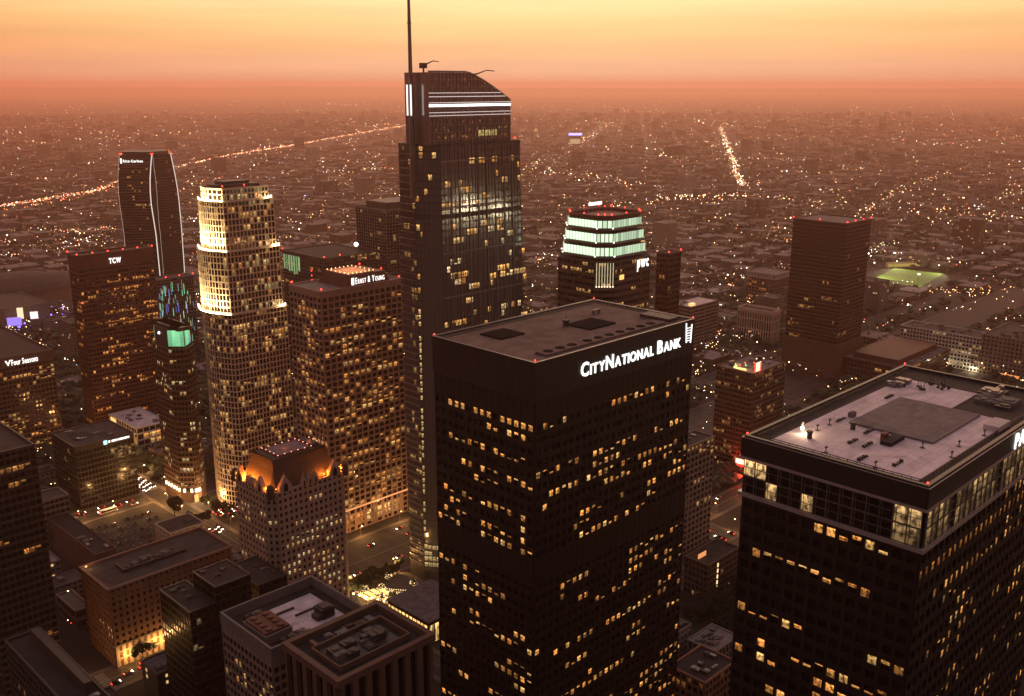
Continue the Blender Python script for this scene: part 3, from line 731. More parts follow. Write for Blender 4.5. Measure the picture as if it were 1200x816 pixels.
for k, (pl_, z, n0) in enumerate(((T3, 146.1, 4), (T2, 190.1, 4), (T1, 224.1, 4))):
    m = MB(); op = inset(pl_, -2.6); op2 = inset(pl_, -2.1)
    idx = [i for i in range(3, len(pl_))]
    for i in idx:
        j = (i + 1) % len(pl_)
        m.face([(*op[i], z), (*op[j], z), (*op2[j], z + .3), (*op2[i], z + .3)]); m.face([(*op2[j], z), (*op2[i], z), (*op2[i], z + .3), (*op2[j], z + .3)])
    m.build('ledge_lamp', M['ledge'], TR)
    far_ = inset(pl_, -6.0); near_ = inset(pl_, -.4)
    for i in idx[1::2]:
        g = MB(); g.tube((*near_[i], z - .4), (*far_[i], z), .12, n=5); g.ball((*far_[i], z + .2), .3, 6, 4); g.build('floodlight_arm', M['metal'], TR)
        spot('floodlight', (far_[i][0], far_[i][1], z + 1.0), (pl_[i][0], pl_[i][1], z + (16, 14, 6)[k]), (1, .76, .36), (60000, 70000, 20000)[k], 115, TR)
    point('floodlight', (max(p[0] for p in pl_) - 4, -5, z + 1.0), (1, .72, .36), 1300, TR, .4); g = MB(); g.tube((max(p[0] for p in pl_) - 4, -.4, z - .4), (max(p[0] for p in pl_) - 4, -5, z), .12, n=5); g.build('floodlight_arm', M['metal'], TR)
    lg = MB(); lg.ring(inset(pl_, -3.0), inset(pl_, -.45), z - .8, z - .15); lg.build('ledge', M['cream'], TR)
    e = MB(); xx = max(p[0] for p in pl_); e.box(xx - 3, xx + 1.2, -1.6, -1.2, z, z + .6); e.build('ledge_lamp', M['ledge'], TR)
    for i in idx[::2]:
        g = MB(); g.ball((op[i][0], op[i][1], z + .5), .55, 6, 4, col=(2.6, 2.2, 2.0)); g.build('ledge_bulb', M['lamp'], TR)
    g = MB(); g.ball((xx + 1.5, -1., z + .8), .9, 6, 4, col=(3, 2.6, 2.2)); g.build('ledge_bulb', M['lamp'], TR)
for p in ((2, 3), (18, 2), (2, 20), (28, 8)): beacon(TR, (*p, 232.6), .5)

# ---- pink grid tower with lit helipad
oE, aE, bE = place(376, 342, 172, 339, 470)
bE_ = lit_rows(.85, .65, 3, (WARM, ORG, WARM, YEL), (.4, 1.2), .45)
def litE(e, r, c, z): return None if z < 16 or z > 163 and R.random() < .8 else bE_(e, r, c, z)
EY = tower('granite_tower', 'pink granite grid tower with orange lit rooftop helipad, left of the spired tower', oE, rect(aE, bE), 172, 4.05, 4.6, 'pink', 'mglass', 1.15, 1.3, .5, litE,
           blank=((168, 172),), roof='roofm', par=.9)
q = [loc(oE, *p, 171) for p in ((405, 338.5), (449, 328))]; x0, y0 = q[0]; x1 = q[1][0] + 1
t_ = [loc(oE, *p, 179) for p in ((384, 317.5), (408, 324), (431.7, 318.3), (412.5, 312.5))]
hx0 = min(p[0] for p in t_); hx1 = max(p[0] for p in t_); hy0 = min(p[1] for p in t_); hy1 = max(p[1] for p in t_)
y0 = max(1.2, min(y0, 4)); x0 = max(x0, 8); y1 = bE - 4
ph = MB(); ph.prism([(x0, y0), (x1, y0), (x1, y1), (x0, y1)], 170.9, 179, poly2=[(x0 + 3.2, y0 + .01), (x1 - 5, y0 + .01), (x1 - 5, y1 - 4), (x0 + 3.2, y1 - 4)]); ph.build('penthouse', M['redbrown'], EY)
hd = MB(); px0, px1, py0, py1 = x0 + 4, x0 + 25, y0 + 1.5, y1 - 5; hd.box(px0, px1, py0, py1, 179, 179.5); hd.build('helipad', M['pink'], EY)
for k in range(7):
    for yy in (py0 + .4, py1 - .4):
        g = MB(); g.ball((px0 + .4 + (px1 - px0 - .8) * k / 6, yy, 180), .42, 6, 4, col=(3.2, 1.7, .7)); g.build('helipad_light', M['lamp'], EY)
for k in range(1, 5):
    for xx in (px0 + .4, px1 - .4):
        g = MB(); g.ball((xx, py0 + (py1 - py0) * k / 5, 180), .42, 6, 4, col=(3.2, 1.7, .7)); g.build('helipad_light', M['lamp'], EY)
for fx in (.2, .5, .8):
    for fy in (.3, .7): point('helipad_lamp', (px0 + (px1 - px0) * fx, py0 + (py1 - py0) * fy, 183.5), (1, .42, .16), 1400, EY)
sl = x1 - x0 - 8; em = MB(); em.box(x0 + 5, x0 + 7.0, y0 - .5, y0 - .25, 172.6, 177.2); em.build('sign_emblem', M['signw'], EY)
sign(EY, 'Ernst & Young', 'U', x0 + 8.2, 172.9, sl - 5, 4.1, small=.74, bold=-.008, gap=.24, out=-y0 + .3)
for p in ((1, 1), (aE - 1, 1), (1, bE - 1), (aE - 1, bE - 1)): beacon(EY, (*p, 172.1), .55)
for p in ((x1 - 6, y0 + 2), (x1 - 6, y1 - 5)): beacon(EY, (*p, 179.1), .55)
ar = MB()
for k in range(7): ar.obox((0, 0), (1, 0), (0, -1), 10 + k * 8, 12.2 + k * 8, 0, .6, 0, 15.7)
ar.build('arcade_pier', M['pink'], EY)
pn = []
for k in range(6):
    xx = 12.6 + k * 8; pn.append(([(xx, -.12, 3), (xx + 5, -.12, 3), (xx + 5, -.12, 12), (xx, -.12, 12)], jit(ORG if k < 2 else (1, .6, .2), 1.6 if 1 < k < 5 else .7), 50))
make_windows(pn, EY, 100, 'shop_window')
aw = MB(); aw.box(0, aE, -.95, -.6, 16.2, 17.2, col=(1.1, .42, .16)); aw.build('light_strip', M['lamp'], EY)

# ---- dark red slab with three-letter sign
oT, aT, bT = place(90, 300, 160, 79, 178)
TC = tower('dark_red_tower', 'dark red brown slab tower with amber office rows and small white letters on top', oT, rect(aT, bT), 160, 3.9, 2.6, 'redbrown', 'mglass', .5, 1.6, .4,
           lit_rows(.75, .55, 5, (ORG, WARM, ORG), (.45, 1.4), .5), blank=((147, 160),), roof='roofd', par=1.2)
tx = solve(oT, 155, U, 127); sign(TC, 'TCW', 'U', tx, 150.2, solve(oT, 155, U, 141.5) - tx, 4.6, bold=.03, out=.7)
for k in range(6): beacon(TC, (aT * k / 5, 0, 160), .6)
beacon(TC, (0, bT, 160), .6); beacon(TC, (0, 0, 118), .6)

# ---- green-crowned tower
oI = W(203, 411, 118)[:2]; aI, bI = solve(oI, 118, U, 232.5), solve(oI, 118, V, 173)
pI = chamf(aI, bI, 7.5)
GI = tower('green_crown_tower', 'dark office tower with green lit glass panels round its crown, left of the stepped tower', oI, pI, 118, 3.9, 2.5, 'brown', 'mglass', .45, 1.5, .3,
           lit_rows(.75, .3, 2.2, (YEL, (1, .74, .34)), (.5, 1.2), .4), roof='roofd', par=.6, blank=((0, 9),))
cI = inset(chamf(aI, bI, 9.5), 1.2); cw = MB(); cw.prism(cI, 117.5, 131); cw.prism(inset(cI, 2), 131, 133.5); cw.build('crown', M['charcoal'], GI)
for k in range(len(cI)):
    p0, p1 = cI[k], cI[(k + 1) % len(cI)]; Ln = math.dist(p0, p1)
    if not (k % 2 == 0 and k in (0, 6, 2, 4)): continue
    t = ((p1[0] - p0[0]) / Ln, (p1[1] - p0[1]) / Ln); n_ = (t[1], -t[0])
    for c in range(4):
        for r in range(5):
            m = MB(); m.obox(p0, t, n_, .3 + (Ln - .6) * c / 4 + .08, .3 + (Ln - .6) * (c + 1) / 4 - .08, .0, .35, 119 + r * 2.35, 121.25 + r * 2.35, col=jit((.28, .85, .42), (.65 if c in (0, 3) else 1.0) * (.75 + .07 * r), .1)); m.build('light_panel', M['lamp'], GI)
e = MB(); e.ball((1, bI * .55, 127), 1.1, 6, 4, col=(3, 2.6, 2.6)); e.build('roof_lamp', M['lamp'], GI)
for (p0, p1, n_) in (((0, bI - 7.5), (0, 7.5), 6), ((7.5, 0), (aI - 7.5, 0), 3), ((0, 7.5), (7.5, 0), 2)):
    for k in range(n_):
        t = (k + .5) / n_; x = p0[0] + (p1[0] - p0[0]) * t - .5; y = p0[1] + (p1[1] - p0[1]) * t - .5
        m = MB(); m.box(x - .7, x + .7, y - .7, y + .7, 8, 10.6, col=(2.2, 1.7, 1.1)); m.build('entrance_lamp', M['lamp'], GI)
m = MB(); m.box(6, 9, -.6, -.35, .3, 6, col=(1.5, .75, .2)); m.build('lit_doorway', M['lamp'], GI)
point('entrance_light', (8, -7, 6), (1, .62, .28), 9000, GI)

# ---- gothic-topped tower
oG, aG, bG = place(316, 580, 95, 272, 407)
pG = chamf(aG, bG, 4.2)
GO = tower('gothic_tower', 'pale stone tower with pointed gables and a dark mansard roof floodlit orange', oG, pG, 95, 3.75, 3.1, 'goth', 'dglass', 1.5, 1.75, .45,
           lit_rows(.8, .32, 2.5, (YEL, (1, .72, .34)), (.6, 1.3), .1, (0, 88)), roof='roofd', par=.8)
m1 = inset(pG, 3.0); m2 = inset(pG, 7.2); m3 = inset(pG, 8.6)
ms = MB(); ms.prism(m1, 94, 104, poly2=m2, cap=False); ms.prism(m2, 104, 109, poly2=m3, cap=False); ms.prism(m3, 108.9, 109.2); ms.build('mansard_roof', M['copper'], GO)
boxpart(GO, 'helipad', 'roofm', 13, 33, 11, 26, 109.25, 109.8); boxpart(GO, 'plant_deck', 'charcoal', 34, aG - 10, 12, 25, 109.25, 110.6)
rl = MB(); rl.ring([(12.6, 10.6), (33.4, 10.6), (33.4, 26.4), (12.6, 26.4)], [(13, 11), (33, 11), (33, 26), (13, 26)], 109.25, 110.0); rl.build('helipad_edge', M['redbrown'], GO)
for k in range(6):
    for y in (10.6, 26.4):
        g = MB(); g.ball((12.6 + 20.8 * k / 5, y, 110.3), .3, 6, 4, col=(3, 1.0, .7)); g.build('helipad_light', M['lamp'], GO)
for k in range(1, 4):
    for x in (12.6, 33.4, 40):
        g = MB(); g.ball((x, 10.6 + 15.8 * k / 4, 110.5), .3, 6, 4, col=(3, 1.0, .7)); g.build('helipad_light', M['lamp'], GO)
for (x, y) in ((22, 18.5), (37, 18)): point('helipad_lamp', (x, y, 112), (1, .18, .1), 260, GO)
def gable(side, c, w, h, z=93.5):
    pts = [(-w / 2, 0), (w / 2, 0), (w / 2, h * .38), (0, h), (-w / 2, h * .38)]
    b = MB()
    def P(a, d, zz): return (c + a, -.55 + d, z + zz) if side == 'U' else (-.55 + d, c - a, z + zz)
    f0 = [P(a, 0, zz) for a, zz in pts]; f1 = [P(a, 2.2, zz) for a, zz in pts]
    b.face(f0); b.face(f1[::-1])
    for k in range(5): j = (k + 1) % 5; b.face([f0[j], f0[k], f1[k], f1[j]])
    o = b.build('gable', M['goth'], GO)
    wn = MB(); wp = [(-w * .17, h * .06), (w * .17, h * .06), (w * .17, h * .42), (0, h * .62), (-w * .17, h * .42)]
    wn.face([P(a, -.04, zz) for a, zz in wp]); wn.build('gable_window', M['dglass'], o)
    s = MB(); p = P(0, 1, h); s.tube((p[0], p[1], p[2] - .4), (p[0], p[1], p[2] + 2.2), .3, .06, 6); s.build('finial', M['goth'], o)
gable('U', 9.5, 7.5, 9.5); gable('U', aG - 8.5, 7.5, 9.5); gable('V', 9, 6.5, 9); gable('V', bG - 8.5, 6.5, 9)
for k in (-1, 0, 1): gable('U', aG / 2 + k * 3.6, 2.9, 6.2)
for k in (-1, 0, 1): gable('V', bG / 2 + k * 3.2, 2.6, 5.8)
for p in ((1.4, 1.4), (aG - 1.2, 1.2), (1.2, bG - 1.2), (aG - 1.2, bG - 1.2)):
    t = MB(); t.tube((*p, 92), (*p, 97), 2.1, n=12); t.ball((*p, 97), 2.1, 12, 8, 1.1); t.tube((*p, 99), (*p, 102), .25, .05, 6); t.build('corner_turret', M['copper'], GO)
for (x, y) in ((1.9, bG - 4), (1.9, bG / 2 + 5), (1.7, bG / 2 - 4), (1.8, 5.5), (5, 1.8), (aG - 14, 1.8), (aG - 3.6, 1.9), (aG - 1.5, 7)):
    big = not (x == 5)
    g = MB(); g.ball((x, y, 96), .34, 6, 4, col=(5, 1.7, .3)); g.build('uplight', M['lamp'], GO)
    point('uplight_lamp', (x, y, 96.4), (1, .23, .022), (5000 if y == 5.5 else 22000 if x < 3 else 7000 if x > aG - 16 else 200), GO, .4)

# ---- octagonal green-lit tower behind the bank tower
oP, aP, bP = place(710, 309, 195, 643, 772)
pP = chamf(aP, bP, 9)
PW = tower('octagon_tower', 'octagonal dark tower with three bands of pale green light at its top', oP, pP, 195, 4.2, 2.4, 'brown', 'mglass', .3, 2.2, .25,
           lit_rows(.5, .4, 3, (YEL,), (.5, 1.1), .2, (150, 193)), roof='roofd', par=.5)
zz = 196.6; bands = ((2.9, 197.9, 202.9), (4.2, 206.3, 211.3), (5.6, 214.8, 219.2))
co = MB(); gm_ = MB()
for d, z0, z1 in bands:
    q = inset(chamf(aP, bP, 9.6), d); co.prism(q, z0 - 1.6, z1 + .5); lip = inset(q, -1.1); gm_.ring(lip, inset(q, -.1), z0 - 1.5, z0 - .3)
    for k in range(8):
        p0, p1 = q[k], q[(k + 1) % 8]; Ln = math.dist(p0, p1); t = ((p1[0] - p0[0]) / Ln, (p1[1] - p0[1]) / Ln); n_ = (t[1], -t[0]); nb = max(2, round(Ln / 2.6))
        if k not in (7, 0, 6, 1, 5): continue
        m = MB(); kk = {7: 1.5, 0: 1.25, 6: 1.15}.get(k, .8)
        for c in range(nb): m.obox(p0, t, n_, Ln * c / nb + .3, Ln * (c + 1) / nb - .3, 0, .3, z0, z1, col=jit((.74, 1.0, .66), kk * (1 if k == 7 else .55 + .6 * R.random()), .12))
        m.build('light_panel', M['lamp'], PW)
    for k in (7, 0, 6, 1):
        p = lip[k]; g = MB(); g.ball((p[0], p[1], z0 - .1), .5, 6, 4, col=(3, 2.9, 2.4)); g.build('ledge_bulb', M['lamp'], PW)
co.build('crown', M['charcoal'], PW); gm_.build('ledge', M['metal'], PW)
q = inset(chamf(aP, bP, 9.6), 6.4); tp = MB(); tp.ring(q, inset(q, 1), 220, 222.2); tp.prism(inset(q, 1.5), 219.8, 220.4); tp.build('roof_deck', M['redbrown'], PW)
for k in range(8):
    for t in (0, .5):
        p = Vector(q[k]).lerp(Vector(q[(k + 1) % 8]), t); beacon(PW, (p.x, p.y, 222.2), .42)
sc_ = MB(); x0, x1, y0, y1 = 13, aP - 10, bP - 12, bP - 11.6
for k in range(9): x = x0 + (x1 - x0) * k / 8; sc_.tube((x, y0, 220), (x, y0, 228), .2, n=5)
for z in (224, 228): sc_.tube((x0, y0, z), (x1, y0, z), .2, n=5)
sc_.build('roof_screen', M['metal'], PW)
m = MB(); m.box(14, 26, 26, 26.6, 226.6, 228.4, col=(2.6, 2.3, 2.0)); m.build('lamp_sign', M['lamp'], PW)
point('deck_lamp', (aP / 2, bP / 2, 225), (1, .16, .1), 900, PW)
lf = MB(); p0, p1 = pP[7], pP[0]
p0, p1 = (0, 9), (9, 0); Ln = math.dist(p0, p1); t = ((p1[0] - p0[0]) / Ln, (p1[1] - p0[1]) / Ln); n_ = (t[1], -t[0])
for c in range(7): lf.obox(p0, t, n_, 1.2 + c * 1.7, 1.55 + c * 1.7, .2, .45, 180, 194.2, col=(.8, .72, .42))
for c in range(7): lf.obox(p0, t, n_, 1.0 + c * 1.7, 1.75 + c * 1.7, .2, .7, 179, 179.8, col=(2.2, 1.8, 1.2))
lf.build('light_fin', M['lamp'], PW)
xx = solve(oP, 190, U, 746); sign(PW, 'pwc', 'U', xx, 188.6, solve(oP, 190, U, 760) - xx, 5, bold=.02, out=.5)
m = MB(); m.box(solve(oP, 190, U, 726), solve(oP, 190, U, 731), -.4, -.2, 183, 186, col=(1.5, .8, .2)); m.build('lit_room', M['lamp'], PW)
m = MB(); m.box(aP - 13, aP - 9.5, 4.4, 4.7, 198, 204, col=(1.1, .55, .16)); m.build('lit_room', M['lamp'], PW)

# ---- the plainer towers
def simple(name, label, px, py, Z, l, r, fh, bay, frame, glz, pier, band, dep, lit, **k):
    o, a, b = place(px, py, Z, l, r); k.pop('poly', None)
    root = tower(name, label, o, rect(a, b), Z, fh, bay, frame, glz, pier, band, dep, lit, **k); root['dim'] = (a, b)
    return root, o, a, b
D1, o, a, b = simple('office_tower', 'dark tower with a brown windowless base standing alone beyond the red sign building', 993, 262, 165, 930, 1021, 4, 2.4, 'redbrown', 'mglass', .25, 1.2, .2,
    lit_rows(.3, .1, 2.5, (WARM, YEL), (.25, .7), .7, (40, 150)), z0=38.5, roof='roofm', par=1)
FOOT.append((xy2uv(*o)[0] - 3, xy2uv(*o)[0] + a + 3, xy2uv(*o)[1] - 3, xy2uv(*o)[1] + b + 3))
bs = MB(); bs.prism(inset(rect(a, b), -1.5), 0, 38.4); bs.build('base', M['redbrown'], D1)
bl_ = MB()
for z in range(4, 38, 4): bl_.ring(inset(rect(a, b), -1.9), inset(rect(a, b), -1.45), z, z + 1.6)
bl_.build('parking_band', M['brown'], D1)
for k in range(4): beacon(D1, (a * k / 3, 0, 165), .6)
beacon(D1, (0, b, 165), .6); beacon(D1, (0, b / 2, 165), .6)
D2, o, a, b = simple('slab_tower', 'dim red brown slab tower just behind the octagonal tower', 784, 297, 186, 770, 798, 3.8, 2.4, 'redbrown', 'mglass', .4, 1.3, .3, lit_rows(.7, .3, 3, (WARM, ORG), (.3, .8), .4), par=.8); beacon(D2, (a, 0, 186), .5); beacon(D2, (0, 0, 186), .5)
D3, o, a, b = simple('residential_tower', 'dark unlit residential tower with vertical light stripes behind the granite tower', 452, 246, 172, 417, 522, 3.4, 4.2, 'grey', 'mglass', .35, .5, .5, lit_rows(.3, .15, 2, (YEL,), (.25, .6), .6), par=1.5, roof='roofd')
boxpart(D3, 'roof_plant', 'charcoal', 8, a - 8, 8, b - 8, 170, 178)
D4, o, a, b = simple('office_block', 'lower dark block with a greenish lit corner behind the granite tower', 380, 303, 128, 331, 440, 3.8, 3, 'charcoal', 'mglass', .3, 1.4, .3, lit_rows(.5, .2, 2.5, (YEL, WARM), (.3, .9), .5), par=1, roof='roofd')
gp = MB()
for k in range(7): gp.obox((0, b), (0, -1), (-1, 0), 2 + k * b * .06, 2 + k * b * .06 + b * .035, .35, .6, 104 + R.uniform(0, 5), 124, col=jit((.20, .34, .15), R.uniform(.5, 1.3)))
gp.build('lit_atrium', M['lamp'], D4)
for z in (96, 101, 106, 111): beacon(D4, (-.8, b * .3, z), .6)
for p in ((0, 0), (a * .3, 0), (0, b)): beacon(D4, (*p, 128), .7)
m = MB(); m.ball((a * .62, 0, 138), 2.4, 8, 5, col=(3, 3, 2.8)); m.tube((a * .62, .5, 128), (a * .62, .5, 138), .4, n=6, mi=0, col=(.02, .02, .02)); m.build('roof_lamp', M['lamp'], D4)

# ---- curved hotel tower with light lines
def hp(px, py, D):
    dx = (px - 600) / F; v = (408 - py) / F; d = (dx, math.cos(TH) + v * math.sin(TH), -math.sin(TH) + v * math.cos(TH)); t = D / math.hypot(d[0], d[1])
    return (d[0] * t, d[1] * t, CH + d[2] * t)
lev = [(181.5, 140, 178, 200, 179), (195, 139, 176.8, 203, 180.5), (210, 138.4, 176, 206, 182.5), (225, 139, 176.2, 208.5, 184), (240, 140.5, 177.5, 210.3, 184.8), (256, 143, 180, 211.8, 186), (275, 145.5, 183, 213.5, 188), (345, 152.5, 190, 218, 194)]
RZ = thing('curved_hotel_tower', 'dark curved hotel tower with white light lines down its edges, far left', 'building', hp(178, 345, 1400))
RZ.location.z = 0; ox, oy = RZ.location.x, RZ.location.y
rows = []
for (py, l, c, r, c2) in lev:
    z = hp(c, py, 1400)[2]
    q = lambda px, D: (W(px, py, z)[0] * D / math.hypot(*W(px, py, z)[:2]) - ox, W(px, py, z)[1] * D / math.hypot(*W(px, py, z)[:2]) - oy)
    rows.append((max(z, 0), [q(l, 1412), q(c, 1398), q(c2, 1402), q(r, 1420), q(r - 6, 1455), q(l + 4, 1452)]))
rows[-1] = (0, rows[-1][1])
hb = MB()
for (z0, p0), (z1, p1) in zip(rows, rows[1:]):
    for k in range(6): j = (k + 1) % 6; hb.face([(*p1[k], z1), (*p1[j], z1), (*p0[j], z0), (*p0[k], z0)])
hb.face([(*p, rows[0][0]) for p in rows[0][1]]); hb.build('glazing', M['dglass'], RZ)
fb = MB(); panes = []
def lerp_row(z):
    for (z0, p0), (z1, p1) in zip(rows, rows[1:]):
        if z1 <= z <= z0:
            t = (z - z1) / (z0 - z1 + 1e-6); return [(b_[0] + (a_[0] - b_[0]) * t, b_[1] + (a_[1] - b_[1]) * t) for a_, b_ in zip(p0, p1)]
    return rows[0][1]
z = 4.
while z < rows[0][0] - 3:
    p = lerp_row(z); pu = lerp_row(z + .9)
    for k in (0, 2):
        t = Vector(p[k + 1]) - Vector(p[k]); n_ = Vector((t.y, -t.x)).normalized() * .5
        fb.face([(p[k][0] + n_.x, p[k][1] + n_.y, z), (p[k + 1][0] + n_.x, p[k + 1][1] + n_.y, z), (pu[k + 1][0] + n_.x, pu[k + 1][1] + n_.y, z + .9), (pu[k][0] + n_.x, pu[k][1] + n_.y, z + .9)])
        for c in range(14):
            if R.random() < (.03 if k == 0 else .02) or (k == 0 and 144 < z < 147 and c > 6 and R.random() < .7):
                a_, b_ = Vector(p[k]).lerp(Vector(p[k + 1]), c / 14), Vector(p[k]).lerp(Vector(p[k + 1]), (c + .8) / 14)
                panes.append(([(a_.x + n_.x, a_.y + n_.y, z + 1), (b_.x + n_.x, b_.y + n_.y, z + 1), (b_.x + n_.x, b_.y + n_.y, z + 2.8), (a_.x + n_.x, a_.y + n_.y, z + 2.8)], jit(R.choice((WARM, YEL)), R.uniform(.3, .9)), 4))
    z += 3.6
fb.build('spandrel', M['charcoal'], RZ); make_windows(panes, RZ, 100)
for k, w_ in ((0, .35), (1, .7), (2, .3), (3, .6)):
    e = MB()
    for (z0, p0), (z1, p1) in zip(rows, rows[1:]): e.tube((p0[k][0], p0[k][1] - .5, z0), (p1[k][0], p1[k][1] - .5, z1), w_, n=6, col=(.9, .78, .68) if k in (1, 3) else (.4, .3, .25), cap=False)
    e.build('light_line', M['lamp'], RZ)
zt = rows[0][0]; p = rows[0][1]; pc = MB(); pc.prism(inset([(x, y) for x, y in p], 3), zt, zt + 3.5); pc.build('roof_plant', M['charcoal'], RZ)
v, f, w = letters('Ritz-Carlton', 1., .03); a_ = Vector(lerp_row(zt - 9)[0]); b_ = Vector(lerp_row(zt - 9)[1]); t = (b_ - a_).normalized(); n_ = Vector((t.y, -t.x)); L0 = (b_ - a_).length
sg = MB(); s0 = L0 * .62 / w; sg.v = [(a_.x + t.x * (L0 * .14 + x * s0) + n_.x * 1.2, a_.y + t.y * (L0 * .14 + x * s0) + n_.y * 1.2, zt - 9.5 + y * 4.6) for x, y in v]; sg.f = list(f); sg.m = [0] * len(f); sg.c = [None] * len(f)
sg.face([(a_.x + t.x * L0 * k + n_.x * 1.2, a_.y + t.y * L0 * k + n_.y * 1.2, z_) for k, z_ in ((.05, zt - 11), (.1, zt - 11), (.1, zt - 4.5), (.05, zt - 4.5))]); sg.build('sign', M['signw'], RZ)
for k in range(6): beacon(RZ, (p[k % 4][0] * (1 - .1 * (k // 4)), p[k % 4][1], zt + .2), .6)

# ---- striped light facade beside the hotel
LD, o, a, b = simple('light_show_hotel', 'hotel facade with green, blue and white vertical light streaks below the curved tower', 178, 329, 96, 168, 226, 3.6, 2.4, 'grey', 'mglass', .4, .6, .3, None, par=1)
for k in range(70):
    x = R.uniform(1, a - 1.5); z = R.uniform(20, 82); h = R.uniform(4, 12); st = MB(); st.box(x, x + .45, -.85, -.45, z, min(93, z + h), col=jit(R.choice(((.3, .9, .5), (.3, .9, .5), (.25, .35, 1), (.7, .9, .6), (1, .8, .4), (.3, .7, .8))), R.uniform(.35, .9))); st.build('light_streak', M['lamp'], LD)
for k in range(4): beacon(LD, (a * k / 3, 0, 96.2), .7)

# ---- left group
SG, o, a, b = simple('office_tower', 'brown office block with a white rooftop name at the left edge of the view', -44, 428, 87, -95, 61, 3.9, 3.1, 'brown', 'mglass', .7, 1.5, .35, lit_rows(.7, .4, 4, (WARM, YEL, ORG), (.4, 1.1), .6, (0, 78)), blank=((78, 87),), roof='roofd')
xx = solve(o, 82, U, 13); sign(SG, 'Four Seasons', 'U', xx, 79.6, solve(o, 82, U, 44.5) - xx, 4.6, bold=.01, out=.6)
em = MB(); x0 = solve(o, 82, U, 5.5); em.face([(x0, -.7, 84.2), (x0 + 2.2, -.7, 79.4), (x0 + 2.9, -.7, 80.8), (x0 + 1.1, -.7, 84.2)]); em.face([(x0 + 2.2, -.7, 79.4), (x0 + 4.6, -.7, 84.4), (x0 + 3.7, -.7, 84.4), (x0 + 2.0, -.7, 80.6)]); em.build('sign_emblem', M['signw'], SG)
KK, o, a, b = simple('office_block', 'black cube shaped office block with a small white sign light on its roof edge', 87, 524, 49, 60, 156, 3.9, 2.6, 'black', 'dglass', .3, 1.0, .2, lit_rows(.3, .12, 2, (YEL, PALE), (.15, .5), .6), roof='roofg', par=.8, blank=((45, 49),))
m = MB(); x0 = solve(o, 47, U, 121); x1 = solve(o, 47, U, 151); m.box(x0, x0 + 2.6, -.7, -.4, 45.2, 48.2, col=(.7, 1.5, 1.6)); m.box(x0 + 3.6, x0 + 4.8, -.7, -.4, 46, 47.6, col=(2, 1.8, 1.6)); m.box(x0 + 6, x0 + 10, -.7, -.4, 46, 47.4, col=(2, 1.8, 1.6)); m.box(x0 + 10.6, x1, -.7, -.4, 46, 47.4, col=(2, 1.8, 1.6)); m.build('sign', M['lamp'], KK)
rd = MB(); rd.box(6, 20, 14, 30, 48.3, 48.5); rd.build('roof_patch', M['roofd'], KK); units(KK, 4, a - 4, 6, b - 4, 48.2, 7, 1.6)
LO, o, a, b = simple('low_office', 'low office with a pale roof and bright window bands behind the black cube block', 160, 502, 22, 128, 196, 4.4, 5, 'white', 'mglass', .5, 1.5, .5, lit_rows(1, .9, 8, (WARM, YEL), (.7, 1.4), .1), roof='roofw', par=.6)
units(LO, 4, a - 4, 4, b - 6, 21.4, 8, 1.6); m = MB(); m.box(-.9, -.6, b - 14, b - 4, 8, 20.5, col=(1.5, .8, .25)); m.build('light_wall', M['lamp'], LO)
MM, o, a, b = simple('brick_hotel', 'long brown brick block with a lit stone base and glowing street front', 127, 690, 46.5, 95, 270, 3.7, 3.4, 'brick', 'dglass', 1.9, 1.9, .35, lit_rows(.4, .35, 4, (PALE, YEL), (.5, 1.1), .1, (14, 44)), roof='roofg', par=1.3, blank=((40.5, 42),))
bs = MB(); bs.ring(inset(rect(a, b), -.75), inset(rect(a, b), -.35), 12, 12.9); bs.build('string_course', M['beige'], MM); bs = MB(); bs.ring(inset(rect(a, b), -1.1), inset(rect(a, b), -.3), 45.6, 46.45); bs.build('cornice', M['beige'], MM)
bs = MB()
for k in range(int(a / 3.4)): bs.obox((0, 0), (1, 0), (0, -1), k * 3.4 + .1, k * 3.4 + 2.0, .38, .62, 0, 12)
bs.obox((0, 0), (1, 0), (0, -1), 0, a, .36, .66, 4.2, 5.2); bs.obox((0, 0), (1, 0), (0, -1), 0, a, .36, .64, 8.3, 9.2); bs.build('stone_base', M['cream'], MM)
wl = MB(); wl.box(14, 50, 13, 13.8, 45.3, 47.2); wl.box(14, 14.8, 13.8, 24, 45.3, 47.2); wl.build('roof_wall', M['charcoal'], MM); units(MM, 16, 50, 15, 23, 45.2, 14, 2.4, 'charcoal')
pn = []
for k in range(2, 9): pn.append(([(k * 3.4 + 2.2, -.42, 1), (k * 3.4 + 3.3, -.42, 1), (k * 3.4 + 3.3, -.42, 3.6), (k * 3.4 + 2.2, -.42, 3.6)], jit((1, .25, .1), .8), 3))
make_windows(pn, MM, 100, 'shop_window')
for k in range(4): point('facade_lamp', (6 + k * 7.5, -4.2, 6.5), (1, .5, .13), 3600, MM, .5)
m = MB(); m.ball((1.5, b - 3, 47), .7, 6, 4, .6, col=(2.2, 1.0, .35)); m.build('roof_lamp', M['lamp'], MM); point('roof_lamp_light', (2.5, b - 3.5, 48), (1, .5, .2), 500, MM)
NN, o, a, b = simple('low_block', 'small cream block with a pale flat roof beside the car park', 199, 625, 13, 181.5, 239, 4, 5.2, 'cream', 'dglass', 3.9, 2.6, .2, None, roof='roofg', par=.5)
boxpart(NN, 'roof_hatch', 'charcoal', a - 8, a - 3, 8, 14, 12.6, 13.1); m = MB(); m.box(a * .55, a * .55 + 1.4, -.6, -.3, 1.5, 4.5, col=(2, 1.2, .4)); m.build('lit_doorway', M['lamp'], NN)
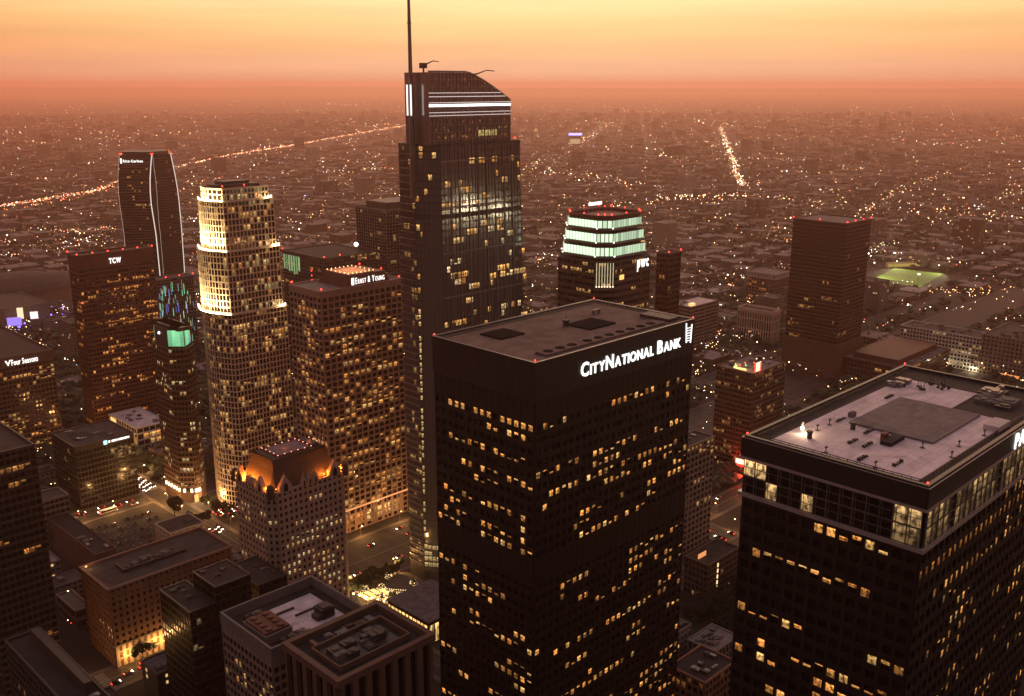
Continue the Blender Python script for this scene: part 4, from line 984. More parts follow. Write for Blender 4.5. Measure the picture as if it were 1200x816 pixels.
for nm, px, py, Z, l, r, lab in (('dark_office', 222.5, 717.6, 70, 187, 254, 'dark glass office with a plain flat roof, lower half of a stepped pair'), ('dark_office', 252, 688, 78, 226, 293, 'dark glass office roof standing a step higher than its twin'), ('dark_office', 303, 686, 62, 268, 336, 'low dark roof tucked between the gothic tower and the stepped dark offices')):
    O_, o, a, b = simple(nm, lab, px, py, Z, l, r, 3.9, 2.6, 'black', 'dglass', .3, 1.1, .2, lit_rows(.2, .08, 2.5, (YEL, PALE), (.15, .5), .8), roof='roofd', par=.5)
    units(O_, 2, a - 2, 2, b - 2, Z - .5, 4, .9, 'charcoal', 3)
PP, o, a, b = simple('office_block', 'grey block with a sunken white roof full of cooling plant at the bottom', 318, 760, 95, 259, 426.5, 3.9, 2.9, 'beige', 'dglass', .75, 1.4, .4, lit_rows(.5, .22, 2, (YEL, WARM), (.4, 1.1), .5, (0, 84)), roof='roofd', par=4.2, blank=((88, 95),), parm='grey')
zf = 90.85; boxpart(PP, 'roof_membrane', 'roofw', 15, a - 5, 7, b - 6, zf - .05, zf + .15)
boxpart(PP, 'plant_wall', 'grey', 3, 15, 9, 26, zf, zf + 3.4); ct = MB(); ct.box(3.6, 14.4, 10, 25, zf + 3.4, zf + 4.4)
for k in range(2):
    for j in range(4): ct.tube((6.2 + k * 5.4, 12 + j * 3.7, zf + 4.4), (6.2 + k * 5.4, 12 + j * 3.7, zf + 5.0), 1.4, n=14)
ct.build('cooling_tower', M['redbrown'], PP)
gu = MB(); gu.box(29, 35, 9, 15, zf, zf + 4.4); gu.box(27, 29, 9.5, 14, zf, zf + 2.2); gu.box(30, 34, 9.6, 14.4, zf + 4.4, zf + 4.9)
for k in range(8): gu.box(29 + .75 * k, 29.3 + .75 * k, 8.8, 8.98, zf + .4, zf + 4.2)
gu.build('rooftop_unit', M['charcoal'], PP)
dk = MB(); dk.box(18, 26, 25, 25.8, zf + .15, zf + 1); dk.box(23, 32, 19, 19.8, zf + .15, zf + 1); dk.build('duct', M['charcoal'], PP); units(PP, 4, 14, 28, b - 5, zf, 5, 3, 'charcoal'); units(PP, 8, 22, 2, 8, zf, 8, 2.8, 'grey')
QQ, o, a, b = simple('stone_tower', 'brown stone tower with deep dark vertical slots at the bottom of the view', 397, 795, 120, 337, 503, 118, 5.4, 'brown', 'dglass', 2.3, .4, 1.5, None, roof='roofd', par=2.2, blank=((117.8, 120),))
zf = 117.85; boxpart(QQ, 'plant_well', 'charcoal', 6, 30, 7, 20, zf, zf + .6); units(QQ, 6, 30, 7, 20, zf + .6, 16, 2.6, 'charcoal'); units(QQ, 3, a - 3, 20, b - 2, zf, 9, 1.6, 'brown')
wl = MB(); wl.ring([(4, 5), (a - 4, 5), (a - 4, 21.5), (4, 21.5)], [(4.6, 5.6), (a - 4.6, 5.6), (a - 4.6, 20.9), (4.6, 20.9)], zf, zf + 1.9); wl.build('roof_wall', M['brown'], QQ)
TT, o, a, b = simple('warehouse', 'broad plain brown low building beyond the lit car deck', 112, 650, 22, 43, 136, 20, 14, 'brown', 'brown', .5, .6, .12, None, roof='roofd', par=.9); units(TT, 1, a - 1, 4, b - 20, 21.2, 5, 1.4)
TB, o, a, b = simple('office_block', 'beige office with plain window bands left of the black cube block', 40, 590, 34, 28, 80, 3.8, 3.2, 'beige', 'dglass', .5, 1.7, .3, lit_rows(.4, .2, 2, (YEL,), (.2, .6), .6), roof='roofg')
ED, o, a, b = simple('office_tower', 'dark tower with amber top floor rows cut by the left edge of the view', -34, 538, 131, -90, 40, 3.9, 2.8, 'charcoal', 'dglass', .5, 1.4, .3, lit_rows(.4, .2, 4, (WARM, ORG), (.25, .8), .6), roof='roofd')
RR, o, a, b = simple('office_block', 'dark flat roofed block in the bottom left corner', 88, 838, 62, 6, 132, 3.9, 3.2, 'charcoal', 'dglass', .8, 1.5, .3, lit_rows(.3, .2, 2, (YEL,), (.3, .7), .5), roof='roofd', par=1.2)
boxpart(RR, 'penthouse', 'charcoal', 12, a - 6, 12, b - 6, 60.8, 66); units(RR, 2, a - 2, 2, 10, 60.8, 8, 1.8)
DK, o, a, b = simple('parking_deck', 'small open car deck with a lit end wall left of the brick hotel', 88, 716, 12, 66, 106, 5, 7, 'beige', 'asphalt', 1, 2.5, .2, None, roof='pave', par=1.0)
point('deck_light', (3, b * .6, 17), (1, .62, .25), 3500, DK); m = MB(); m.tube((3, b * .6, 11), (3, b * .6, 16.6), .15, n=6, col=(.02, .02, .02)); m.ball((3, b * .6, 17), .55, 6, 4, .6, col=(4, 3, 1.6)); m.build('deck_lamp', M['lamp'], DK)

# ---- right middle ground
RS, o, a, b = simple('office_block', 'brown office block carrying a red and white lit sign on its roof', 883, 438, 83, 840, 921, 3.8, 2.6, 'brown', 'mglass', .35, 1.6, .3, lit_rows(.7, .3, 3, (WARM, YEL), (.2, .6), .5), roof='roofm', par=1)
m = MB(); m.box(6, 12.5, 2, 2.5, 82.6, 89.5, col=(2.4, 1.3, .8)); m.build('roof_sign', M['lamp'], RS); m = MB(); m.box(12.7, 13.3, 1.6, 2.6, 82.6, 89.5, col=(3, .12, .08)); m.box(5.2, 5.8, 1.6, 2.6, 82.6, 89.5, col=(3, .12, .08)); m.box(2, 2.6, 8, 18, 83.2, 84.6, col=(2.2, 1.3, .4)); m.box(2.4, 8, 19, 19.6, 83.2, 84.6, col=(2.2, 1.3, .4)); m.build('sign_light', M['lamp'], RS)
point('sign_glow', (9, -2, 86), (1, .2, .12), 1500, RS); point('deck_lamp', (8, 13, 88), (1, .6, .3), 2200, RS); units(RS, 4, a - 4, 4, b - 4, 82, 14, 3)
for k in range(9):
    g = MB(); g.ball((R.uniform(6, a - 4), R.uniform(8, b - 3), 85.5), .55, 6, 4, col=R.choice(((3, .3, .15), (.8, 2.2, .7), (3, 2.4, 1.2), (3, .3, .15)))); g.build('roof_lamp', M['lamp'], RS)
m = MB(); m.box(-1.6, -.4, 2, 10, 7, 10.5, col=(3.4, 1.2, .9)); m.box(-1.9, -.3, 1.2, 11, 5.2, 6.8, col=(4, .1, .06)); m.build('street_sign', M['lamp'], RS); point('sign_glow', (-6, 6, 7), (1, .05, .03), 16000, RS, .6); point('sign_glow', (-20, -8, 8), (1, .06, .035), 12000, RS, .6)
GF, o, a, b = simple('office_block', 'grey block with a regular grid of square windows beside the black bank tower', 800, 526.5, 75, 776, 837, 4, 4.2, 'beige', 'dglass', 1.3, 1.5, .5, lit_rows(.5, .2, 1.5, (YEL, WARM), (.4, 1), .3), roof='roofg', par=1); units(GF, 3, a - 3, 2, b - 2, 74, 6, 2.4)
LB, o, a, b = simple('low_office', 'low dark roofed office with a lit penthouse wall and a bright stair strip', 830, 662, 24, 803, 866.5, 3.8, 2.9, 'brown', 'dglass', .9, 1.5, .35, lit_rows(.3, .15, 1, (YEL,), (.2, .6), .3), roof='roofd', par=.9)
m = MB(); m.box(3, 11, 9, 9.4, 23.2, 26.2, col=(.95, .36, .12)); m.build('lit_wall', M['lamp'], LB)
for k in range(5): m = MB(); m.box(9.4, 10.4, -.6, -.4, 4 + k * 3.8, 6.4 + k * 3.8, col=(1.7, 1.2, .6)); m.build('stair_window', M['lamp'], LB)
CB, o, a, b = simple('low_block', 'brown low block with a shallow dark roof between the two black towers at the bottom', 826, 800, 18, 785, 862, 4, 3.4, 'brick', 'dglass', 1.2, 1.6, .3, lit_rows(.6, .3, 2, (ORG, WARM), (.15, .45), .3), roof='roofd', par=1)
units(CB, 2, a - 2, 2, b - 2, 17.1, 8, 2)
CE, o, a, b = simple('low_block', 'grey patterned flat roof beyond the brown low block, between the black towers', 838, 764, 16, 806, 866, 4, 3.4, 'grey', 'dglass', 1.6, 1.8, .3, None, roof='roofm', par=.6); units(CE, 2, a - 2, 2, b - 2, 15.4, 12, 1.4, 'charcoal', 4)
V3, o, a, b = simple('office_block', 'banded concrete block with a pale pink roof behind the bank tower', 810, 360, 52, 786, 842, 4, 30, 'beige', 'dglass', .8, 2.3, .4, lit_rows(.3, .3, 2, (WARM,), (.2, .5), .5), roof='roofw', par=.8); units(V3, 3, 20, 2, b - 2, 51.2, 5, 3); g = MB(); g.box(6, 14, 4, 8, 51.2, 54, col=(1.6, .8, .25)); g.build('lit_plant_room', M['lamp'], V3)
V4, o, a, b = simple('apartment_block', 'cream block with tall dark windows beyond the red sign building', 905, 366, 38, 865, 915, 12, 3.4, 'cream', 'dglass', 1.6, 1.6, .5, None, roof='roofg', par=2.5, blank=((33, 38),))
V5, o, a, b = simple('office_block', 'brown block with a pale columned top storey, beyond the cream block', 908, 322, 42, 876, 926, 4, 4, 'brown', 'dglass', 1.5, 2, .4, lit_rows(.3, .2, 1.5, (ORG,), (.5, 1.2), .2), roof='roofm', par=.8)
tp = MB(); tp.ring(inset(rect(a, b), -.9), inset(rect(a, b), -.5), 34.5, 35.6); tp.ring(inset(rect(a, b), -.9), inset(rect(a, b), -.5), 40.8, 42.1)
for k in range(18): tp.obox((0, 0), (1, 0), (0, -1), a * k / 18, a * k / 18 + 1, .5, .85, 35.6, 40.8); tp.obox((0, b), (0, -1), (-1, 0), b * k / 18, b * k / 18 + 1, .5, .85, 35.6, 40.8)
tp.build('colonnade', M['white'], V5)
WH, o, a, b = simple('office_block', 'long pale grey office block with ribbon windows beyond the white roofed tower', 1153, 397, 38, 1056, 1166, 3.9, 3.6, 'white', 'dglass', 1.1, 1.7, .4, lit_rows(.6, .3, 3, (YEL, PALE), (.4, 1), .3), roof='roofg', par=1); units(WH, 3, a - 3, 4, b - 4, 37, 12, 3)
for (x, y) in ((-2, 6), (-2, 40)): point('yard_light', (x - 4, y, 5), (1, .85, .5), 6000, WH); g = MB(); g.ball((x - 3, y, 6), 1., 6, 4, col=(4, 3.4, 2)); g.build('yard_lamp', M['lamp'], WH)
BG, o, a, b = simple('office_block', 'tan block with small square windows and an orange lit ground floor at the right edge', 1206, 400, 44, 1152, 1235, 4, 4.2, 'beige', 'dglass', 2.2, 2.1, .4, lit_rows(.3, .15, 2, (YEL,), (.5, 1), .2, (8, 40)), roof='roofg', par=1.2); units(BG, 3, a - 3, 4, b - 4, 43, 12, 3.5)
m = MB(); m.box(-.8, -.45, 4, b * .6, .6, 5, col=(1.0, .36, .1)); m.build('lit_ground_floor', M['lamp'], BG)
YB, o, a, b = simple('low_office', 'dark low office with yellow lit bays and a pale concrete frame', 1046, 400, 24, 1003, 1062, 4, 4.4, 'beige', 'dglass', .7, 1.2, .4, lit_rows(.7, .3, 2, (YEL, (1, .8, .3)), (.3, .8), .3), roof='roofm', par=1); units(YB, 3, a - 3, 4, b - 4, 23, 8, 3)
PB, o, a, b = simple('low_office', 'red brown low building with a wide penthouse in front of the grey office block', 1060, 432, 24, 985, 1112, 4.2, 3.8, 'redbrown', 'dglass', .6, 2, .4, lit_rows(.6, .25, 3, (YEL, WARM), (.4, 1), .3), roof='roofm', par=1)
boxpart(PB, 'penthouse', 'redbrown', 8, a - 8, 10, b - 10, 23, 29); units(PB, 3, a - 3, 3, 9, 23, 6, 2)
#@@STREETS
def strip(name, u0, u1, v0, v1, z, m, kind='structure'):
    b = MB(); b.face([(*uv2xy(u0, v0), z), (*uv2xy(u1, v0), z), (*uv2xy(u1, v1), z), (*uv2xy(u0, v1), z)]); o = b.build(name, M[m])
    if kind: tag(o, kind=kind)
    return o
ROADS = [('U', 461, 479, -60, 296), ('U', 458, 512, 309, 1600), ('V', 296, 309, 270, 1500), ('U', 672, 690, -60, 296), ('U', 649, 657, 309, 900),
         ('V', 537, 553, 100, 700), ('U', 362, 379, 553, 1500), ('U', 318, 330, 309, 900), ('V', 830, 846, -500, 1500), ('U', 553, 569, 600, 1500), ('V', 700, 714, -300, 1200)]
for k, (d, c0, c1, s0, s1) in enumerate(ROADS):
    z = .06 if d == 'U' else .10
    a = (s0, s1, c0, c1) if d == 'U' else (c0, c1, s0, s1)
    strip('avenue' if d == 'U' else 'street', *a, z, 'asphalt')
    mk = MB(); mid = (c0 + c1) / 2
    def quad(s_a, s_b, ca, cb, zz=.15):
        q = [(s_a, ca), (s_b, ca), (s_b, cb), (s_a, cb)]
        q = [uv2xy(*p) if d == 'U' else uv2xy(p[1], p[0]) for p in q]
        if d == 'V': q = q[::-1]
        mk.face([(*p, zz) for p in q])
    lanes = max(2, round((c1 - c0) / 3.4)); s = s0
    while s < min(s1, 1000):
        for l in range(1, lanes):
            if l != lanes // 2: cc = c0 + (c1 - c0) * l / lanes; quad(s, s + 3, cc - .1, cc + .1)
        s += 10
    quad(s0, min(s1, 1000), mid - .28, mid - .1, .152); quad(s0, min(s1, 1000), mid + .1, mid + .28, .152)
    tag(mk.build('road_marking', M['paint']), kind='structure')
    for sd in (c0, c1):
        w = 3.2; lo, hi = (sd - w, sd) if sd == c0 else (sd, sd + w); b = MB(); q = [(s0, lo), (s1, lo), (s1, hi), (s0, hi)]; q = [uv2xy(*p) if d == 'U' else uv2xy(p[1], p[0]) for p in q]
        if d == 'V': q = q[::-1]
        b.prism(q, -.1, .2 if d == 'U' else .215); tag(b.build('pavement', M['pave']), kind='structure')
strip('intersection', 294, 311, 456, 514, .155, 'asphalt'); strip('intersection', 294, 338, 640, 692, .155, 'asphalt'); strip('intersection', 535, 556, 360, 381, .155, 'asphalt')
def crosswalk(u0, u1, v0, v1, alongU):
    b = MB(); n = 9
    for k in range(n):
        if alongU: a, c = u0 + (u1 - u0) * k / n, u0 + (u1 - u0) * (k + .5) / n; q = [(a, v0), (c, v0), (c, v1), (a, v1)]
        else: a, c = v0 + (v1 - v0) * k / n, v0 + (v1 - v0) * (k + .5) / n; q = [(u0, a), (u1, a), (u1, c), (u0, c)]
        b.face([(*uv2xy(*p), .19) for p in q])
    tag(b.build('crosswalk', M['paint']), kind='structure')
crosswalk(311, 316, 460, 500, False); crosswalk(294, 309, 451, 455.5, True); crosswalk(168, 173, 461, 479, False); crosswalk(296, 309, 693, 698, True); crosswalk(310, 315, 458, 476, False)
strip('car_park', 225, 292, 605, 668, .05, 'asphalt'); strip('plaza', 312, 358, 415, 455, .08, 'pave'); strip('park_lawn', 425, 492, 250, 292, .05, 'park')
FOOT += [(308, 362, 392, 520), (222, 296, 600, 700), (294, 345, 590, 700), (425, 492, 245, 296), (296, 312, 455, 515)]
# ---- plants
def leafcloud(rx, rz, cz, n, s, seed):
    r = random.Random(seed); b = MB(); lobes = [(r.gauss(0, rx * .45), r.gauss(0, rx * .45), cz + r.uniform(-rz * .5, rz * .6), r.uniform(.35, .6)) for _ in range(9)]
    for k in range(n):
        l = r.choice(lobes); d = Vector((r.gauss(0, 1), r.gauss(0, 1), r.gauss(0, 1))).normalized() * r.uniform(.55, 1) ** .5
        p = Vector((l[0] + d.x * rx * l[3], l[1] + d.y * rx * l[3], l[2] + d.z * rz * l[3])); a = Vector((r.gauss(0, 1), r.gauss(0, 1), r.gauss(0, .6))).normalized(); c = a.orthogonal().normalized(); e = a.cross(c); q = s * r.uniform(.6, 1.3)
        b.face([tuple(p + c * q), tuple(p + e * q * .7), tuple(p - c * q), tuple(p - e * q * .7)])
    return b.build('crown', M['leaf'], mesh_only=True)
def trunkmesh(h, r0):
    b = MB(); b.tube((0, 0, 0), (.15, .1, h), r0, r0 * .6, 7)
    for a in range(5): t = a * 1.26; b.tube((.12, .08, h * (.7 + .05 * a)), (math.cos(t) * h * .4, math.sin(t) * h * .4, h * 1.35), r0 * .4, r0 * .12, 5)
    return b.build('trunk', M['bark'], mesh_only=True)
CR = [leafcloud(4.2, 3.2, 6.2, 900, .8, 1), leafcloud(5.4, 4, 7.4, 1100, .9, 2), leafcloud(3.2, 4.2, 6.8, 800, .7, 3)]; TK = [trunkmesh(4, .28), trunkmesh(5, .34), trunkmesh(4.2, .22)]
def part_copy(name, me, parent, loc=(0, 0, 0)):
    o = bpy.data.objects.new(name, me); COL.objects.link(o); o.parent = parent; o.location = loc; return o
def tree(x, y, k, s, lab, grp):
    t = thing('street_tree', lab, 'tree', (x, y, .1), R.uniform(0, 6), grp); t.scale = (s, s, s * R.uniform(.9, 1.15)); part_copy('trunk', TK[k], t); part_copy('crown', CR[k], t)
for px, py, s in ((205, 600, 1.5), (222, 610, 1.0), (243, 590, 1.0), (252, 597, 1.1), (266, 600, 1.1), (196, 545, .8), (190, 540, .8), (236, 612, .9), (225, 560, .8), (232, 565, .7)):
    x, y, _ = W(px, py + 6, 0); tree(x, y, R.randrange(3), s, 'round dark tree by the busy crossing below the round sided tower', 'trees round the left crossing')
for k in range(30):
    u, v = R.uniform(428, 490), R.uniform(252, 290); tree(*uv2xy(u, v), R.randrange(3), R.uniform(.8, 1.4), 'dark tree in the small park between the two black towers', 'trees in the small park')
for k in range(22):
    u = 314 + k * 4.6; x, y = uv2xy(u, 454 + (k % 2) * 3.2)
    if u < 358 or k % 3 == 0: tree(x, y, R.randrange(3), .75, 'dark tree hung with tiny lights along the lit plaza', 'trees at the plaza')
for px, py in ((168, 764), (184, 752)):
    x, y, _ = W(px, py + 8, 0); tree(x, y, 1, .8, 'tree in front of the glowing front of the brick hotel', 'trees at the brick hotel')
for k in range(45):
    u, v = R.uniform(620, 1000), R.uniform(120, 760); x, y = uv2xy(u, v)
    if inframe(x, y, 5): tree(x, y, R.randrange(3), R.uniform(.9, 1.5), 'dark bushy tree among the low buildings on the right', 'trees in the middle distance')
# ---- lamps
pb = MB(); pb.tube((0, 0, 0), (0, 0, 8.6), .13, .08, 7); pb.tube((0, 0, 8.5), (0, -1.8, 9.1), .06, .05, 6); POLE = pb.build('pole', M['metal'], mesh_only=True)
hb = MB(); hb.ball((0, -2.0, 9.0), .42, 8, 5, .5, col=(9, 5.2, 2)); HEAD = hb.build('lamp_head', M['lamp'], mesh_only=True)
def lamp(u, v, rz, power=0, grp='street lamps along the avenues', lab='tall street lamp with an orange head beside the avenue'):
    t = thing('street_lamp', lab, 'street lamp', (*uv2xy(u, v), .1), GRID + rz, grp); part_copy('pole', POLE, t); part_copy('lamp_head', HEAD, t)
    if power: point('bulb', (0, -2, 8.2), (1, .5, .16), power * 1.8, t)
for u in range(150, 296, 36): lamp(u, 480.5, 0, 5000)
for u in range(318, 620, 34): lamp(u, 456.5, math.pi, 5200 if u < 430 else 0); lamp(u + 15, 513.5, 0, 5200 if u < 430 else 0)
for v in range(520, 860, 34): lamp(310.6, v, math.pi / 2, 5200 if v > 590 else 2600)
for u in range(240, 296, 25): lamp(u, 671, math.pi, 5200)
for (u, v) in ((318, 606), (330, 630), (300, 660), (296, 628), (315, 655)): lamp(u, v, R.uniform(0, 6), 7000, 'street lamps round the left crossing', 'street lamp with a warm head standing round the busy left crossing')
for v in range(300, 600, 38): lamp(554.5, v, math.pi / 2, 2600 if v < 420 else 0)
for u in range(570, 900, 38): lamp(u, 361, math.pi, 2200 if u < 660 else 0)
# ---- lit plaza by the spired tower
for k in range(7):
    x, y = uv2xy(313 + 1.5 * k, 448 - k * 4.0); t = thing('plaza_lamp', 'short bright post lamp in the curved row on the lit plaza', 'lamp', (x, y, .1), 0, 'plaza lamps'); b = MB(); b.tube((0, 0, 0), (0, 0, 3.2), .08, n=6); b.build('pole', M['metal'], t); b = MB(); b.ball((0, 0, 3.6), .6, 8, 5, col=(6, 4.4, 2.2)); b.build('lamp_head', M['lamp'], t)
    if k % 2 == 0: point('bulb', (0, 0, 4.6), (1, .62, .24), 4200, t)
for r, (ua, va, ub, vb) in enumerate(((322, 436, 318, 396), (330, 432, 316, 388))):
    b = MB()
    for k in range(30): t = k / 29; b.octa((*uv2xy(ua + (ub - ua) * t + 5 * math.sin(math.pi * t), va + (vb - va) * t), 4.2), .4, (4, 2.6, 1.1))
    tag(b.build('string_lights', M['lamp']), 'curved row of small bright bulbs before the glass podium, %s' % ('nearer the avenue', 'nearer the podium')[r], 'string lights', 'string lights over the plaza')
for u, v in ((318, 420), (324, 408), (314, 400)): lamp(u, v, R.uniform(0, 6), 5000, 'lamps before the podium', 'street lamp standing before the lit glass podium')
for r in range(3):
    b = MB(); n = 34
    for k in range(n):
        t = k / (n - 1); u = 314 + r * 7 + 34 * t; v = 447 - r * 4 - 30 * t; b.octa((*uv2xy(u, v), 5 - 2.2 * math.sin(math.pi * t)), .34, (3.4, 2.3, 1.0))
    tag(b.build('string_lights', M['lamp']), 'string of small warm bulbs sagging over the plaza, %s' % ('nearest the avenue', 'middle of three', 'nearest the tower foot')[r], 'string lights', 'string lights over the plaza')
for k in range(7):
    u, v = R.uniform(316, 352), R.uniform(418, 452); t = thing('lit_tree', 'small plaza tree wound with warm fairy lights at the spired tower foot', 'tree', (*uv2xy(u, v), .1), R.uniform(0, 6), 'fairy lit plaza trees'); t.scale = (.6, .6, .6)
    part_copy('trunk', TK[0], t); part_copy('crown', CR[k % 3], t); b = MB()
    for q in range(46):
        a = R.uniform(0, 6.28); e = R.uniform(-.6, 1.2); b.octa((4.0 * math.cos(a) * math.cos(e), 4.0 * math.sin(a) * math.cos(e), 6.4 + 3.4 * math.sin(e)), .34, jit((3.2, 2.1, .95), 1))
    b.build('fairy_light', M['lamp'], t)['kind'] = 'stuff'
PD = thing('glass_podium', 'low glass podium with glowing bays at the foot of the spired tower', 'building', (*W(517, 750, 0)[:2], 0), GRID)
b = MB(); b.box(-9, 24, 0, 36, 0, 14); b.build('glazing', M['mglass'], PD); b = MB(); b.box(-9.5, 24.5, -.5, 36.5, 14, 14.8); b.build('roof', M['roofm'], PD)
pn = []
for k in range(11): pn.append(([(-9.1, 35.5 - k * 3.2, 1), (-9.1, 33 - k * 3.2, 1), (-9.1, 33 - k * 3.2, 12), (-9.1, 35.5 - k * 3.2, 12)], jit((1, .55, .16), 1.5, .5), 20))
for k in range(9): pn.append(([(-8 + k * 3.6, -.1, 1), (-5.2 + k * 3.6, -.1, 1), (-5.2 + k * 3.6, -.1, 12), (-8 + k * 3.6, -.1, 12)], jit((1, .6, .2), 1.3), 20))
make_windows(pn, PD, 100)
for r in range(4):
    t = thing('lit_awning', 'yellow glowing canopy beside the plaza, %s' % ('first from the crossing', 'second from the crossing', 'third from the crossing', 'farthest from the crossing')[r], 'awning', (*uv2xy(316 + r * 4.2, 441 - r * .6), 0), GRID, 'lit plaza canopies')
    b = MB(); b.box(-1.4, 1.4, -5, 5, 3.0, 3.5, col=(1.7, .95, .3)); b.build('canopy', M['lamp'], t)
    for sx in (-1.3, 1.3):
        for sy in (-4.8, 4.8): b = MB(); b.tube((sx, sy, 0), (sx, sy, 3), .08, n=6); b.build('post', M['metal'], t)
# ---- cars
def carmeshes(col):
    m = mat('car_paint', col, .35, .2, var=.05)
    b = MB(); prof = [(-2.2, .35), (2.2, .35), (2.25, .75), (1.2, .92), (-2.15, .95)]
    for s in range(len(prof)): pass
    def ext(prof, w0, w1, mb):
        n = len(prof); i = len(mb.v); mb.v += [(x, -w0, z) for x, z in prof] + [(x, w1, z) for x, z in prof]
        mb.f.append(tuple(i + k for k in range(n))); mb.f.append(tuple(i + n + k for k in reversed(range(n))))
        for k in range(n): j = (k + 1) % n; mb.f.append((i + j, i + k, i + n + k, i + n + j))
        mb.m += [0] * (n + 2); mb.c += [None] * (n + 2)
    ext(prof, .9, .9, b); body = b.build('body', m, mesh_only=True)
    c = MB(); ext([(-1.9, .95), (1.15, .93), (.45, 1.42), (-1.2, 1.45)], .78, .78, c); cab = c.build('cabin', M['dglass'], mesh_only=True)
    return body, cab
CARS = [carmeshes(c) for c in ((.5, .5, .5), (.03, .03, .035), (.25, .25, .27), (.3, .04, .03), (.1, .12, .2))]
b = MB(); b.tube((0, -.12, 0), (0, .12, 0), .34, n=10); WHEEL = b.build('wheel', M['rubber'], mesh_only=True)
b = MB(); b.ball((0, 0, 0), .27, 6, 4, col=(14, 12, 9.5)); HL = b.build('headlight', M['lamp'], mesh_only=True)
b = MB(); b.ball((0, 0, 0), .22, 6, 4, col=(8, .3, .14)); TL = b.build('taillight', M['lamp'], mesh_only=True)
CN = ('silver', 'black', 'grey', 'dark red', 'dark blue')
def car(u, v, rz, where, grp, lights=True):
    k = R.randrange(5); t = thing('car', '%s car %s' % (CN[k], where), 'car', (*uv2xy(u, v), .17), GRID + rz, grp)
    part_copy('body', CARS[k][0], t); part_copy('cabin', CARS[k][1], t)
    for x in (-1.4, 1.4):
        for y in (-.82, .82): part_copy('wheel', WHEEL, t, (x, y, .34))
    if lights:
        for y in (-.6, .6): part_copy('headlight', HL, t, (2.25, y, .7)); part_copy('taillight', TL, t, (-2.25, y, .8))
HP = math.pi / 2
for ln in range(4):
    v = 690
    for k in range(11): v += R.uniform(6, 9); car(297.8 + ln * 3.1, v, -HP, 'queuing towards the busy left crossing', 'cars queuing at the left crossing')
for k in range(9): car(R.uniform(240, 290), R.choice((676, 679.5, 683, 686.5)), R.choice((0, math.pi)), 'on the avenue beside the black cube block', 'cars beside the black cube block')
for k in range(9): car(318 + (k % 3) * 6.5 + R.uniform(-1, 1), 612 + (k // 3) * 4.5, 0, 'crossing below the green crowned tower', 'cars crossing below the green crowned tower')
for k in range(8): car(299 + R.choice((0, 3.2, 6.4)), R.uniform(530, 625), R.choice((HP, -HP)), 'on the street beside the gothic tower', 'cars beside the gothic tower')
for r in range(5):
    for c in range(11):
        if R.random() < .9: car(230 + c * 5.2, 608 + r * 11.5, HP, 'parked unlit in the car park', 'cars in the car park', False)
for k in range(34): car(R.uniform(312, 520), R.choice((463, 467, 471, 494, 498, 505)), R.choice((0, math.pi)), 'on the wide avenue beside the granite tower', 'cars on the wide avenue')
for k in range(12): car(R.choice((539, 543, 547, 551)), R.uniform(290, 420), R.choice((HP, -HP)), 'on the street seen between the two black towers', 'cars between the black towers')
for k in range(12): car(R.uniform(556, 700), R.choice((365, 369, 373, 377)), R.choice((0, math.pi)), 'on the avenue lit red by the sign', 'cars on the red lit avenue')
for k in range(5): car(R.uniform(172, 230), R.choice((464, 468, 472)), 0, 'in front of the brick hotel', 'cars in front of the brick hotel')
for k in range(4): car(*xy2uv(*W(80 + k * 3, 708 - k, 12)[:2]), HP, 'parked on the lit car deck', 'cars on the car deck'); bpy.data.objects[-1] if 0 else None
BUS = thing('bus', 'white bus with a bright roof line on the avenue by the black cube block', 'bus', (*uv2xy(262, 676), .17), GRID)
b = MB(); b.box(-6, 6, -1.25, 1.25, .4, 3.1); b.build('body', M['white'], BUS); b = MB(); b.box(-5.6, 5.9, -1.29, 1.29, 1.4, 2.5); b.build('window', M['dglass'], BUS); b = MB(); b.box(-5.8, 5.8, -.5, .5, 3.1, 3.2, col=(1.2, .8, .5)); b.build('roof_light', M['lamp'], BUS)
for x in (-3.8, 3.8):
    for y in (-1.15, 1.15): part_copy('wheel', WHEEL, BUS, (x, y, .4))
for y in (-.9, .9): part_copy('headlight', HL, BUS, (6.05, y, .8)); part_copy('taillight', TL, BUS, (-6.05, y, .9))
for y_ in (-.9, .9): pass

#@@FAR
# ---- arena, plaza screens, sports field
AR = thing('arena', 'huge low oval arena with a ribbed grey roof at the far left', 'arena', (*W(22, 352, 0)[:2], 0), GRID)
b = MB(); n = 64; pl = [(math.cos(2 * math.pi * k / n) * 92, math.sin(2 * math.pi * k / n) * 70) for k in range(n)]; b.prism(pl, 0, 24); b.build('wall', M['beige'], AR)
b = MB(); z = 24; prev = [(x * 1.04, y * 1.04) for x, y in pl]
for s, zz in ((.9, 30), (.72, 34.5), (.7, 33.8), (.45, 38), (.43, 37), (.0, 40)):
    nx = [(x * s, y * s) for x, y in pl]; b.prism(prev, z, zz, poly2=nx, cap=False); prev = nx; z = zz
b.build('roof', M['roofg'], AR); FOOT.append((xy2uv(*AR.location[:2])[0] - 110, xy2uv(*AR.location[:2])[0] + 110, xy2uv(*AR.location[:2])[1] - 90, xy2uv(*AR.location[:2])[1] + 90))
EN, o, a, b_ = simple('entertainment_hall', 'beige curved-front hall wall before the arena at the far left', 4, 362, 26, -60, 56, 13, 18, 'beige', 'beige', .6, .8, .3, None, par=1)
PU = (.32, .22, 1.0)
